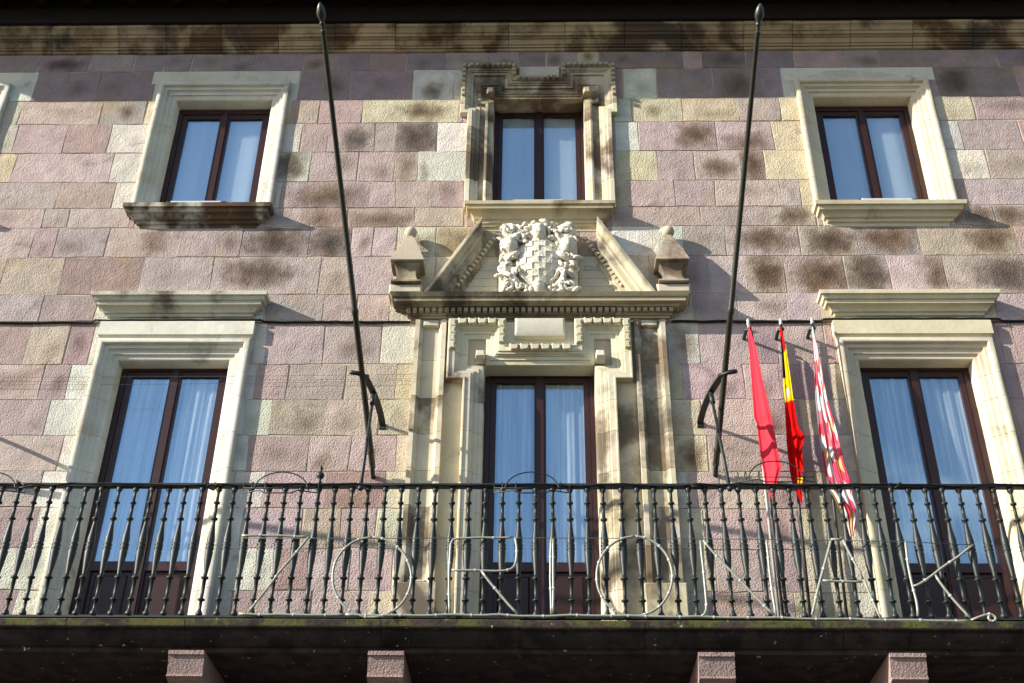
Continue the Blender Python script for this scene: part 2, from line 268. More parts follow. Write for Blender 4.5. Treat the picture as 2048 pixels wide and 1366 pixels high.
# --- stone blocks: courses (z of bed joints) and, per course, blocks as (pixel from, pixel to, tint[, stain])
ZB = [12.66, 12.37, 11.89, 11.52, 11.078, 10.645, 10.27, 10.0, 9.6, 9.11, 8.775, 8.268, 7.86, 7.46, 7.07, 6.69, 6.285, 5.88, 5.47, 5.215]
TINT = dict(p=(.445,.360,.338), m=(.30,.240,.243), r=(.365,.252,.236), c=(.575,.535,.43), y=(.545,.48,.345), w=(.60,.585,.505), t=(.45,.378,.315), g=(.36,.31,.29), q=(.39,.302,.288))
s1 = (.55, .45, .33, .45, .85, .2)                  # u, v, radius u, radius v, strength, tone (0 brown .. 1 black)
def st(u=.5, v=.45, ru=.45, rv=.5, k=.85, t=.2): return (u, v, ru, rv, k, t)
LAY = {
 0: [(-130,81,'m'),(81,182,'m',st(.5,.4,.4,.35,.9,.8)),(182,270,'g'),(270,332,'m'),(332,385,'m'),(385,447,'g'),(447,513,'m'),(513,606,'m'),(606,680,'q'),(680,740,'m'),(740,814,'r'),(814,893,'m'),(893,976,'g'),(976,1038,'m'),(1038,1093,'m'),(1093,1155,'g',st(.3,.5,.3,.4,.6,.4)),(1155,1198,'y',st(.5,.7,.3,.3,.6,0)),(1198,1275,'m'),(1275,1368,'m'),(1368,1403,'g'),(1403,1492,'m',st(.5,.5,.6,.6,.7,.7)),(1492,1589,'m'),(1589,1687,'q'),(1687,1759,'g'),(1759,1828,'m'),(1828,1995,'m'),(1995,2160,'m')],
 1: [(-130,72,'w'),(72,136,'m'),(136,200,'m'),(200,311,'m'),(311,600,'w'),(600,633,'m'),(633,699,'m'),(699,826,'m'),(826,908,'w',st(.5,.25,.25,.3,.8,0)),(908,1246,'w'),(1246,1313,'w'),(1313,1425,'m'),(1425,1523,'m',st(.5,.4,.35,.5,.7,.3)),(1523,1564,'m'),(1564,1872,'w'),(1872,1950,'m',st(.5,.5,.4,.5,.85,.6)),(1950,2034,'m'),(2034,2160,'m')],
 2: [(-130,43,'c'),(43,206,'p'),(206,293,'g',st(.6,.5,.25,.35,.7,.1)),(293,585,'y'),(585,598,'c'),(598,640,'t'),(640,725,'q'),(725,917,'y',st(.62,.45,.28,.4,.85,0)),(917,1262,'w'),(1262,1363,'y',st(.4,.45,.2,.3,.5,0)),(1363,1477,'y',st(.6,.3,.3,.2,.35,0)),(1477,1560,'p'),(1560,1871,'y'),(1871,1947,'y'),(1947,2160,'q')],
 3: [(-130,34,'c'),(34,134,'p'),(134,220,'q'),(220,560,'w'),(560,604,'w'),(604,656,'p'),(656,750,'q',st(.62,.4,.3,.45,.9,.9)),(750,792,'p'),(792,875,'g',st(.5,.5,.55,.6,1,.7)),(875,1230,'w'),(1230,1276,'w'),(1276,1432,'p',st(.72,.5,.28,.5,.9,.2)),(1432,1546,'p',st(.55,.25,.5,.35,.8,.1)),(1546,1880,'y'),(1880,1921,'w'),(1921,2043,'q'),(2043,2170,'p')],
 4: [(-130,30,'y'),(30,225,'p'),(225,550,'w'),(550,621,'w',st(.45,.55,.5,.6,.95,.5)),(621,717,'p',st(.7,.6,.3,.4,.4,.2)),(717,790,'p'),(790,836,'t',st(.5,.5,.4,.5,.5,0)),(836,1230,'w',st(.12,.35,.1,.4,.5,.1)),(1230,1316,'y'),(1316,1390,'p'),(1390,1480,'p',st(.5,.4,.4,.35,.8,.1)),(1480,1529,'q',st(.5,.5,.6,.6,.85,.1)),(1529,1895,'y'),(1895,1976,'w'),(1976,2170,'p')],
 5: [(-130,118,'p'),(118,230,'p'),(230,540,'w'),(540,563,'c'),(563,738,'p',st(.55,.4,.5,.5,.75,.1)),(738,792,'p'),(792,879,'p'),(879,927,'q',st(.3,.6,.3,.5,.4,0)),(927,1251,'y'),(1251,1350,'p'),(1350,1430,'p'),(1430,1562,'p'),(1562,1600,'p'),(1600,1930,'y'),(1930,2170,'p')],
 6: [(-130,88,'p'),(88,139,'p'),(139,262,'p'),(262,530,'y'),(530,550,'c'),(550,602,'p'),(602,697,'t',st(.5,.4,.5,.6,.6,0)),(697,830,'t',st(.5,.35,.6,.5,.7,.1)),(830,930,'t'),(930,1230,'q'),(1230,1400,'p'),(1400,1538,'p'),(1538,1632,'t',st(.55,.45,.4,.5,.85,.1)),(1632,1930,'w'),(1930,1988,'q',st(.5,.5,.6,.5,.8,.3)),(1988,2060,'g',st(.4,.5,.5,.5,.8,.2)),(2060,2170,'p')],
 7: [(-130,67,'p'),(67,113,'p'),(113,216,'p'),(216,361,'p',st(.62,.45,.22,.5,.7,.1)),(361,483,'g',st(.8,.5,.2,.4,.4,.3)),(483,621,'g',st(.5,.5,.5,.55,1,.5)),(621,702,'g',st(.5,.45,.55,.6,1,.75)),(702,747,'p'),(747,793,'p'),(793,872,'c',st(.6,.4,.5,.4,.5,0)),(872,990,'y',st(.4,.5,.5,.6,.7,.0)),(990,1160,'q'),(1160,1225,'q'),(1225,1305,'w'),(1305,1366,'w'),(1366,1451,'p'),(1451,1598,'p',st(.55,.55,.5,.5,.9,.2)),(1598,1714,'t',st(.55,.5,.5,.55,1,.4)),(1714,1839,'g',st(.5,.55,.55,.55,.9,.1)),(1839,2034,'t',st(.75,.55,.25,.5,.9,.2)),(2034,2170,'p')],
 8: [(-130,7,'p'),(7,126,'t'),(126,285,'r'),(285,425,'p'),(425,642,'p',st(.42,.55,.35,.45,.95,.45)),(642,702,'t',st(.5,.3,.4,.3,.3,0)),(702,790,'p'),(790,870,'c'),(870,1000,'c'),(1000,1160,'c'),(1160,1300,'c'),(1300,1370,'y'),(1370,1420,'q'),(1420,1493,'p'),(1493,1570,'t',st(.55,.55,.5,.6,1,.2)),(1570,1690,'q',st(.65,.45,.5,.55,1,.2)),(1690,1778,'g',st(.5,.5,.5,.6,1,.5)),(1778,1888,'p',st(.85,.5,.3,.6,.8,0)),(1888,2170,'p',st(.45,.5,.25,.5,.95,.7))],
 9: [(-130,85,'g'),(85,194,'q'),(194,532,'w'),(532,646,'p'),(646,715,'p'),(715,780,'p'),(780,1385,'c'),(1385,1474,'p'),(1474,1573,'p'),(1573,1640,'p'),(1640,1990,'y'),(1990,2170,'p')],
 10: [(-130,56,'q'),(56,135,'t'),(135,184,'q'),(184,508,'w'),(508,532,'c'),(532,648,'p'),(648,763,'p'),(763,1334,'c'),(1334,1400,'w',st(.5,.5,.5,.6,.6,0)),(1400,1498,'p'),(1498,1555,'q'),(1555,1650,'p'),(1650,1668,'y'),(1668,2002,'y'),(2002,2030,'y'),(2030,2180,'q')],
 11: [(-140,84,'p'),(84,137,'q'),(137,510,'w'),(510,575,'q'),(575,690,'p'),(690,793,'t'),(793,1366,'y'),(1366,1489,'p'),(1489,1560,'p'),(1560,1660,'q'),(1660,2010,'y'),(2010,2180,'q')],
 12: [(-140,95,'p'),(95,486,'w'),(486,541,'w'),(541,651,'t'),(651,757,'t'),(757,1340,'y'),(1340,1404,'y'),(1404,1515,'p'),(1515,1604,'q'),(1604,1655,'y'),(1655,2030,'c'),(2030,2180,'w')],
 13: [(-140,120,'p'),(120,495,'w'),(495,617,'q'),(617,700,'p'),(700,793,'p'),(793,1345,'y'),(1345,1417,'y',st(.5,.4,.4,.5,.8,.0)),(1417,1520,'p'),(1520,1660,'q'),(1660,2045,'c'),(2045,2180,'w')],
 14: [(-140,77,'p'),(77,465,'w'),(465,526,'w'),(526,650,'q'),(650,771,'r'),(771,1340,'y'),(1340,1377,'c'),(1377,1440,'p'),(1440,1530,'t'),(1530,1620,'q'),(1620,1690,'y'),(1690,2100,'c'),(2100,2190,'p')],
 15: [(-140,72,'q'),(72,483,'w'),(483,603,'p'),(603,680,'t'),(680,752,'p'),(752,1345,'c'),(1345,1410,'y'),(1410,1517,'p'),(1517,1600,'q'),(1600,1700,'y'),(1700,2190,'c')],
 16: [(-140,0,'p'),(0,480,'w'),(480,545,'w'),(545,620,'r'),(620,700,'p'),(700,783,'p'),(783,1360,'c'),(1360,1430,'y'),(1430,1520,'p'),(1520,1610,'q'),(1610,1710,'y'),(1710,2190,'c')],
 17: [(-140,25,'q'),(25,460,'w'),(460,510,'q'),(510,620,'p'),(620,737,'p'),(737,1340,'y'),(1340,1417,'c'),(1417,1500,'p'),(1500,1590,'q'),(1590,1720,'y'),(1720,2200,'c')],
 18: [(-140,25,'q'),(25,450,'w'),(450,560,'p'),(560,700,'q'),(700,1340,'c'),(1340,1450,'c'),(1450,1590,'p'),(1590,1730,'y'),(1730,2200,'c')],
}
def subtract(r, hs):
    out = [r]
    for h in hs:
        nx = []
        for (a, b, c, d) in out:
            if h[1] <= a or h[0] >= b or h[3] <= c or h[2] >= d: nx.append((a, b, c, d)); continue
            if a < h[0]: nx.append((a, h[0], c, d))
            if b > h[1]: nx.append((h[1], b, c, d))
            l, rr = max(a, h[0]), min(b, h[1])
            if c < h[2]: nx.append((l, rr, c, h[2]))
            if d > h[3]: nx.append((l, rr, h[3], d))
        out = nx
    return [q for q in out if q[1]-q[0] > .035 and q[3]-q[2] > .035]
def block(mb, x0, x1, z0, z1, p, j=.011, bev=.003, gap=.0035, full=True):
    rj = lambda a: random.uniform(-a, a)
    x0 += gap; x1 -= gap; z0 += gap; z1 -= gap
    c = [(x0+rj(j), z0+rj(j*.6)), (x1+rj(j), z0+rj(j*.6)), (x1+rj(j), z1+rj(j*.6)), (x0+rj(j), z1+rj(j*.6))]
    nx = max(2, min(5, int((x1-x0)/.14)+1)) if full else 1; nz = 2 if full else 1
    def pt(u, v): return ((c[0][0]*(1-u)+c[1][0]*u)*(1-v)+(c[3][0]*(1-u)+c[2][0]*u)*v, (c[0][1]*(1-u)+c[1][1]*u)*(1-v)+(c[3][1]*(1-u)+c[2][1]*u)*v)
    eu, ev = bev/(x1-x0), bev/(z1-z0)
    per = [(i/nx, 0) for i in range(nx)] + [(1, i/nz) for i in range(nz)] + [(1-i/nx, 1) for i in range(nx)] + [(0, 1-i/nz) for i in range(nz)]
    wv = {q: (rj(.006), rj(.006)) if q[0] not in (0,1) or q[1] not in (0,1) else (0, 0) for q in per}
    cl = lambda q, e: e+q*(1-2*e)
    def ring(inset, y):
        o = []
        for q in per:
            x, z = pt(cl(q[0], eu*inset), cl(q[1], ev*inset)); o.append((x+wv[q][0], y, z+wv[q][1]))
        return o
    n = len(per); o = len(mb.v)
    uvs = per*3
    mb.loft([ring(0, .03), ring(0, -p+bev*.8), ring(1, -p)])
    # front face: fan from a slightly raised centre row
    inner = [(i/nx, .5) for i in range(1, nx)] if nx > 1 and nz > 1 else []
    base = len(mb.v)
    for q in inner:
        x, z = pt(*q); mb.v.append((x, -p-random.uniform(-.001, .005), z))
    uvs = uvs + inner
    R2 = o+2*n
    if not inner: mb.f.append(tuple(R2+k for k in range(n)))
    else:
        bot = [R2+i for i in range(nx+1)]; top = [R2+nx+nz+(nx-i) for i in range(nx+1)]; rgt = R2+nx+1; lft = R2+2*nx+nz+1
        mid = [lft]+[base+i for i in range(nx-1)]+[rgt]
        for i in range(nx): mb.f.append((bot[i], bot[i+1], mid[i+1], mid[i])); mb.f.append((mid[i], mid[i+1], top[i+1], top[i]))
    return [(q[0], q[1], 0) for q in uvs]
def put_block(x0, x1, z0, z1, p, code, stain, parent):
    mb = MB(); uv = block(mb, x0, x1, z0, z1, p)
    t = TINT[code]; k = random.uniform(.86, 1.10); t = (t[0]*k*random.uniform(.96,1.05), t[1]*k*random.uniform(.97,1.03), t[2]*k*random.uniform(.95,1.06))
    s = stain or (.5+random.uniform(-.2,.2), random.uniform(.2,.6), .3, .3, random.choice((0,0,0,.25,.45)) if code not in 'wcy' else random.choice((0,0,.2)), random.uniform(0,.5))
    o = mb.build('stone_block', 'stone', parent, False, t, (s[0], s[1], s[4]), (s[2], s[3], s[5]))
    at = o.data.attributes.new('uvb', 'FLOAT_VECTOR', 'POINT'); at.data.foreach_set('vector', [q for w in uv for q in w])
    return o
VX = {}
bholes = holes + [(-.72, .73, FL-.02, 8.1), (-.88, .90, 8.05, 8.74), (-1.2, -.9, FL, 8.74), (.92, 1.22, FL, 8.74),(-.78, .80, WS-.02, 11.6), (-.86, .87, 11.6, 12.37)]
blocks = []
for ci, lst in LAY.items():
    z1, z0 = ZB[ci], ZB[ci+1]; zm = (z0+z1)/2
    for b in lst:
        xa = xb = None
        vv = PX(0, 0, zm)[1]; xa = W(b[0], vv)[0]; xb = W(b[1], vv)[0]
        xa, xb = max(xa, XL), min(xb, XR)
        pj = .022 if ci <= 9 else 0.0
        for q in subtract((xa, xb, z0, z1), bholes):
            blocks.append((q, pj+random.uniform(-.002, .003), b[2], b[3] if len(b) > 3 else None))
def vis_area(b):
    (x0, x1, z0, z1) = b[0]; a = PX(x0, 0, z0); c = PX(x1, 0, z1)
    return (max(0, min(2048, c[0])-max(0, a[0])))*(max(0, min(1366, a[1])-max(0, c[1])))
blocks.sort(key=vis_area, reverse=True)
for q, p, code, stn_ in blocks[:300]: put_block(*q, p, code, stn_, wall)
rest = MB(); rest_uv = []
for q, p, code, stn_ in blocks[300:]: rest_uv += block(rest, *q, p, full=False)
z = 5.0
random.seed(11)
def fill(z0, z1, x0, x1):
    x = x0
    while x < x1-.1:
        w = random.uniform(.4, .85); xe = min(x+w, x1)
        if x1-xe < .2: xe = x1
        for q in subtract((x, xe, z0, z1), bholes): rest_uv.extend(block(rest, *q, random.uniform(-.004,.005)+(.022 if z0 > 8.7 else 0), full=False))
        x = xe
for ci in LAY:                                       # courses go on beyond both edges of the picture
    vv = PX(0, 0, (ZB[ci]+ZB[ci+1])/2)[1]
    xa = W(LAY[ci][0][0], vv)[0]; xb = W(LAY[ci][-1][1], vv)[0]
    if xa > XL+.1: fill(ZB[ci+1], ZB[ci], XL, xa)
    if xb < XR-.1: fill(ZB[ci+1], ZB[ci], xb, XR)
zz = 4.93
while zz > .05: fill(max(zz-.41, .0), zz, XL, XR); zz -= .41
ro = rest.build('wall_blocks', 'stone', wall, False, (.43, .315, .295), (.5, .5, 0), (.4, .4, 0)); ro['kind'] = 'stuff'
at = ro.data.attributes.new('uvb', 'FLOAT_VECTOR', 'POINT'); at.data.foreach_set('vector', [q for w in rest_uv for q in w])
random.seed(3)

# --- main cornice, in stones, and the eave above
CP = [(12.652,.02),(12.665,.045),(12.69,.05),(12.693,.07),(12.715,.075),(12.718,.09),(12.745,.10),(12.77,.115),(12.775,.135),(12.785,.14),(12.788,.165),(12.825,.17),(12.83,.185),(12.86,.195),(12.885,.215),(12.89,.23),(12.93,.235),(12.935,.225)]
joints = [W(q, 85, .15)[0] for q in (-230, 0, 100, 234, 330, 440, 555, 670, 790, 905, 1017, 1130, 1250, 1365, 1490, 1588, 1705, 1830, 1952, 2070, 2200)]
joints[1] = W(-110, 85, .15)[0]
cor = MB().box(XL, XR, -.0, .35, 12.68, 12.93).build('cornice', 'mortar', B)
dark = {2: .5, 3: .75, 4: 1.0, 5: 1.0, 12: .95, 13: .75, 11: .5, 17: .7, 9: .5, 18: .55}
for i in range(len(joints)-1):
    x0, x1 = max(joints[i], XL)+.003, joints[i+1]-.003; dp = random.uniform(-.004, .004)
    hs = MB().loft([[(x0, 0, z), (x0, -p-dp, z), (x1, -p-dp, z), (x1, 0, z)] for z, p in CP], True, True, True)
    cream(hs, 'cornice_stone', cor, (.42, .325, .20), min(1, .2+dark.get(i, random.choice((.25, .4, .5)))), .97, jit=.12)
x0, x1 = joints[-1]+.003, XR
cream(MB().loft([[(x0, 0, z), (x0, -p, z), (x1, -p, z), (x1, 0, z)] for z, p in CP], True, True, True), 'cornice_stone', cor, (.50, .40, .26), .3, .9)
EZ, EP = 13.42, 1.20
eave = MB().box(XL, XR, -EP, .4, EZ, EZ+.05).box(XL, XR, -.275, .35, 12.938, 13.02).box(XL, XR, -.22, .35, 13.02, EZ).box(XL, XR, -EP-.03, -EP, EZ-.03, EZ+.10).build('eave', 'darkwood', B)
eave['label'] = 'dark timber eave above the cornice'
rf = MB().box(-.06, .06, -EP+.30, -.2, EZ-.17, EZ-.003)
rme = None
x = XL+.3
while x < XR-.1:
    if rme is None: o = rf.build('rafter', 'darkwood', eave); rme = o
    else: o = rme.copy(); COL.objects.link(o)
    o.location.x = x; x += .545
MB().add([(XL,-EP-.08,EZ+.06),(XR,-EP-.08,EZ+.06),(XR,5,EZ+2.2),(XL,5,EZ+2.2),(XL,-EP-.08,EZ+.16),(XR,-EP-.08,EZ+.16),(XR,5,EZ+2.3),(XL,5,EZ+2.3)],
         [(0,1,5,4),(1,2,6,5),(2,3,7,6),(3,0,4,7),(4,5,6,7),(3,2,1,0)]).build('roof', 'roof_tile', B)

# --- moulded profiles
PS = [(0,-.03),(0,.060),(.005,.072),(.014,.076),(.046,.076),(.054,.071),(.060,.060),(.063,.040),(.070,.036),(.100,.034),(.103,.016),(.112,.014),(.115,.004),(.150,.000),(.153,-.016),(.162,-.022),(.180,-.024),(.192,-.027),(.202,-.036),(.208,-.052),(.212,-.26),(.10,-.26)]
def cuts(z0, z1, zs): return [z0]+[q for q in zs if z0+.05 < q < z1-.05]+[z1]
def surround(kind, c, z0, zt, hw, prof, jcut, mtop, tint, dirt, label, flat_top=None):
    g = .0018
    lin = sweep(MB(), [(c-hw, mtop+g), (c-hw, zt), (c+hw, zt), (c+hw, mtop+g)], prof)
    L = cream(lin, kind, B, tint, dirt, .75); L['label'] = label
    zz = cuts(z0, mtop, jcut)
    for i in range(len(zz)-1):
        for sgn in (-1, 1):
            a, b = zz[i]+g, zz[i+1]-g; dx = random.uniform(-.002, .002)
            path = [(c-hw+dx, a), (c-hw+dx, b)] if sgn < 0 else [(c+hw+dx, b), (c+hw+dx, a)]
            cream(sweep(MB(), path, prof), 'jamb_stone', L, tint, dirt, .75)
    return L
SILL = [(9.985,.025),(10.02,.035),(10.025,.06),(10.055,.07),(10.06,.095),(10.085,.11),(10.11,.135),(10.115,.155),(10.155,.165),(10.16,.19),(10.205,.20),(10.208,.195)]
HOOD = [(8.785,.025),(8.81,.03),(8.815,.05),(8.84,.06),(8.845,.08),(8.875,.095),(8.90,.125),(8.905,.14),(8.94,.145),(8.945,.165),(8.98,.18),(8.985,.20),(9.025,.205),(9.03,.20)]
def wood_frame(name, c, hw, z0, zt, zpan, parent_label, curtain_fold, seed):
    """two-leaf casement or balcony door, recessed behind the wall face"""
    p = -.175; rnd = random.Random(seed)
    fr = MB()
    fr.box(c-hw, c-hw+.055, -p, -p+.07, z0, zt).box(c+hw-.055, c+hw, -p, -p+.07, z0, zt).box(c-hw+.055, c+hw-.055, -p, -p+.07, zt-.06, zt).box(c-hw+.055, c+hw-.055, -p, -p+.07, z0, z0+.045)
    f = fr.build(name, 'wood', B); f['label'] = parent_label
    for sg in (-1, 1):
        a, b = (c-hw+.058, c-.002) if sg < 0 else (c+.002, c+hw-.058)
        lo, hi = z0+.048, zt-.063; y0 = -p+.012; sw = .055
        lf = MB().box(a, a+sw, y0, y0+.05, lo, hi).box(b-sw, b, y0, y0+.05, lo, hi).box(a+sw, b-sw, y0, y0+.05, hi-.06, hi)
        lf.box(a+sw, b-sw, y0, y0+.05, zpan-.09 if zpan else lo, zpan if zpan else lo+.07)
        if zpan: lf.box(a+sw, b-sw, y0, y0+.05, lo, lo+.13)
        lf.build('door_leaf' if zpan else 'sash', 'wood', f)
        if zpan:
            pm = MB().box(a+sw, b-sw, y0+.028, y0+.04, lo+.13, zpan-.09).cbox(a+sw+.04, b-sw-.04, -y0-.03, -y0-.012, lo+.17, zpan-.13, .015); pm.build('door_panel', 'wood', f)
        gz = zpan if zpan else lo+.07
        MB().box(a+sw-.005, b-sw+.005, y0+.022, y0+.028, gz-.005, hi-.055).build('pane', 'glass', f)
        # curtain behind each leaf
        cm_ = MB(); nx = 60; rows = []; ph = rnd.uniform(0, 6); k1 = rnd.uniform(38, 52) if zpan else rnd.uniform(10, 16)
        for zi in range(5):
            zc = gz-.05+(hi-gz+.05)*zi/4; row = []
            for i in range(nx+1):
                x = a+.01+(b-a-.02)*i/nx; fo = curtain_fold*(math.sin(k1*x+ph+.25*math.sin(zi*.9))+.5*math.sin(2.3*k1*x+ph*2))
                row.append((x, y0+.052+fo, zc))
            rows.append(row)
        cm_.loft(rows, False); cm_.build('curtain', 'curtain' if zpan else 'plain_curtain', f, True)
    if not zpan:
        MB().box(c-.03, c+.03, -p-.006, -p+.012, z0+.05, zt-.06).build('meeting_stile', 'wood', f)
    else:
        MB().box(c-.035, c+.035, -p-.006, -p+.012, z0+.05, zt-.06).build('meeting_stile', 'wood', f)
    rm = MB().add([(c-hw-.1,.31,z0-.1),(c+hw+.1,.31,z0-.1),(c+hw+.1,.31,zt+.1),(c-hw-.1,.31,zt+.1),(c-1.2,2.4,z0-.1),(c+1.2,2.4,z0-.1),(c+1.2,2.4,zt+.3),(c-1.2,2.4,zt+.3)],
                  [(0,1,5,4),(1,2,6,5),(2,3,7,6),(3,0,4,7),(4,5,6,7)]); rm.build('room_interior', 'room', f)
    return f
WHT = (.61, .595, .515); YEL = (.615, .555, .405)
for c, nm, tn, dt, sd in ((BL, 'left', WHT, .12, 1), (BR, 'right', YEL, .15, 2), (-6.93, 'far left', WHT, .12, 3)):
    L = surround('window_surround', c, WS-.01, WT, WH, PS, (10.645, 11.078, 11.52), 11.70, tn, dt, 'moulded cream stone surround of the %s upper window' % nm)
    sd_ = {'left': 1.0, 'right': .2, 'far left': .3}[nm]
    cream(hood(MB(), c-.80, c+.80, SILL), 'sill', L, tn, sd_, 1.0)
    for sg in (-1, 1):
        xa = c+sg*.60; cream(MB().cbox(min(xa, xa-sg*.055), max(xa, xa-sg*.055), -.03, .02, WS, WS+.09, .01), 'stop_block', L, tn, .1)
    cream(MB().cbox(c-.875, c+.86, -.02, .026, WT+.002, 12.366, .004), 'lintel_slab', L, (.62,.60,.50), .1)
    wood_frame('window', c, .553, WS+.02, 11.925, None, 'brown two-leaf window of the %s upper bay' % nm, .006, sd)
for c, nm, tn, dt, sd in ((BL, 'left', WHT, .12, 4), (BR, 'right', YEL, .2, 5)):
    L = surround('door_surround', c, FL, DT, WH, PS, (5.88, 6.285, 6.69, 7.07, 7.46, 7.86), 8.13, tn, dt, 'moulded cream stone surround of the %s balcony door' % nm)
    fz = MB().loft([[(c-.785+e, .02, z), (c-.785+e, -p, z), (c+.785-e, -p, z), (c+.785-e, .02, z)] for z, p, e in ((8.545,.035,.02),(8.575,.055,.006),(8.58,.075,0),(8.735,.075,0),(8.75,.06,.006),(8.765,.03,.012))], True, True, True)
    cream(fz, 'frieze', L, tn, .05)
    cream(hood(MB(), c-.90, c+.90, HOOD), 'hood_cornice', L, tn, {'left': .55, 'right': .12}[nm], .85)
    for sg in (-1, 1):
        xa = c+sg*.60; cream(MB().cbox(min(xa, xa-sg*.055), max(xa, xa-sg*.055), -.03, .03, FL, FL+.14, .012), 'stop_block', L, tn, .1)
    wood_frame('balcony_door', c, .553, FL+.03, 8.36, 6.24, 'brown two-leaf glazed balcony door of the %s bay' % nm, .011, sd)

# --- central door: eared architrave, egg moulding, pilasters
CC = .01
PC = [(0,-.02),(0,.098),(.005,.105),(.018,.105),(.022,.095),(.072,.09),(.078,.078),(.098,.076),(.101,.062),(.112,.060),(.115,.046),(.150,.042),(.153,.030),(.185,.026),(.197,.018),(.20,.004),(.203,-.26),(.10,-.26)]
ax0, ax1, ex0, ex1, dx0, dx1 = -.735, .755, -.90, .92, -.325, .36
tz, dz, ez = 8.752, 8.44, 8.04
g = .0018; jz = 8.36
lin = sweep(MB(), [(ex0, jz+g), (ex0, tz), (dx0, tz), (dx0, dz), (dx1, dz), (dx1, tz), (ex1, tz), (ex1, jz+g)], PC)
CD = cream(lin, 'door_surround', B, (.61,.575,.46), .1); CD['label'] = 'eared and carved cream stone surround of the central balcony door'
jc = [5.86, 6.25, 6.63, 7.03, 7.46, 7.80]
for sg in (-1, 1):
    xj, xe = (ax0, ex0) if sg < 0 else (ax1, ex1)
    path = [(xj, jc[-1]+g), (xj, ez), (xe, ez), (xe, jz-g)]
    cream(sweep(MB(), path if sg < 0 else path[::-1], PC), 'jamb_stone', CD, (.58,.53,.42), .7 if sg < 0 else .5, .9)
    zz = [FL]+jc
    for i in range(len(zz)-1):
        path = [(xj, zz[i]+g), (xj, zz[i+1]-g)]
        cream(sweep(MB(), path if sg < 0 else path[::-1], PC), 'jamb_stone', CD, (.60,.54,.41), random.choice((.1,.3,.5)) if sg < 0 else random.choice((.4,.6,.7)), .85, jit=.1)
    # recessed corner and its small block
    nx0, nx1 = (ex0+.19, dx0-.19) if sg < 0 else (dx1+.19, ex1-.19)
    cream(MB().box(nx0, nx1, .03, .26, 8.232, 8.56), 'corner_panel', CD, (.58,.55,.45), .1)
    gx = CC-.585 if sg < 0 else CC+.60
    cream(MB().loft([[(gx-.045,-.02,8.255),(gx+.045,-.02,8.255),(gx+.045,-.02,8.375),(gx-.045,-.02,8.375)],[(gx-.045,-.10,8.265),(gx+.045,-.10,8.265),(gx+.04,-.10,8.365),(gx-.04,-.10,8.365)],[(gx-.036,-.125,8.295),(gx+.036,-.125,8.295),(gx+.032,-.12,8.355),(gx-.032,-.12,8.355)]],True,True,True), 'drop_block', CD, (.62,.585,.47), 0)
# raised tablet in the middle
cream(MB().box(dx0-.0, dx1+.0, -.03, .02, dz-.02, tz).loft([[(x0_, -p_, z0_),(x1_, -p_, z0_),(x1_, -p_, z1_),(x0_, -p_, z1_)] for x0_,x1_,z0_,z1_,p_ in ((-.235,.265,8.535,8.748,.03),(-.235,.265,8.535,8.748,.105),(-.215,.245,8.575,8.73,.125))],True,True,True), 'tablet', CD, (.62,.585,.46), .05)
# egg and dart pieces along the ears (shared mesh)
def egg_piece(w, hgt):
    mb = MB(); a, b = w*.42, hgt/2; n = 10
    out = [(-a, b), (-a, -b*.35), (-a*.75, -b*.8), (-a*.35, -b), (a*.35, -b), (a*.75, -b*.8), (a, -b*.35), (a, b), (a*.45, b*.55), (-a*.45, b*.55)]
    mb.loft([[(x, 0, z) for x, z in out], [(x, -.030, z) for x, z in out], [(x*.80, -.045, z*.82) for x, z in out]], True, True, True)
    return mb
def run_eggs(segs, base_p, parent, w=.102, hgt=.074, tint=(.60,.56,.44), dirt=.1):
    proto = None
    for (a, b, n, horiz) in segs:
        for i in range(n):
            t = (i+.5)/n; x = a[0]+(b[0]-a[0])*t; z_ = a[1]+(b[1]-a[1])*t
            if proto is None: proto = cream(egg_piece(w, hgt), 'egg_ornament', parent, tint, dirt); o = proto
            else: o = proto.copy(); COL.objects.link(o)
            o.location = (x, -base_p, z_); o.rotation_euler.y = 0 if horiz else R(90)
egg = []
for a, b in ((ex0, dx0), (dx1, ex1)): egg.append(((a+.09, tz-.043), (b-.09 if a < 0 else b-.09, tz-.043), 4, True))
egg += [((ex0+.043, tz-.02), (ex0+.043, jz+.02), 4, False), ((ex1-.043, tz-.02), (ex1-.043, jz+.02), 4, False)]
egg += [((dx0-.043, tz-.02), (dx0-.043, dz+.0), 3, False), ((dx1+.043, tz-.02), (dx1+.043, dz+.0), 3, False), ((dx0+.03, dz-.043), (dx1-.03, dz-.043), 6, True)]
run_eggs(egg, .088, CD)
wood_frame('balcony_door', CC+.005, .545, FL+.03, 8.29, 6.24, 'brown two-leaf glazed balcony door below the pediment', .011, 9)
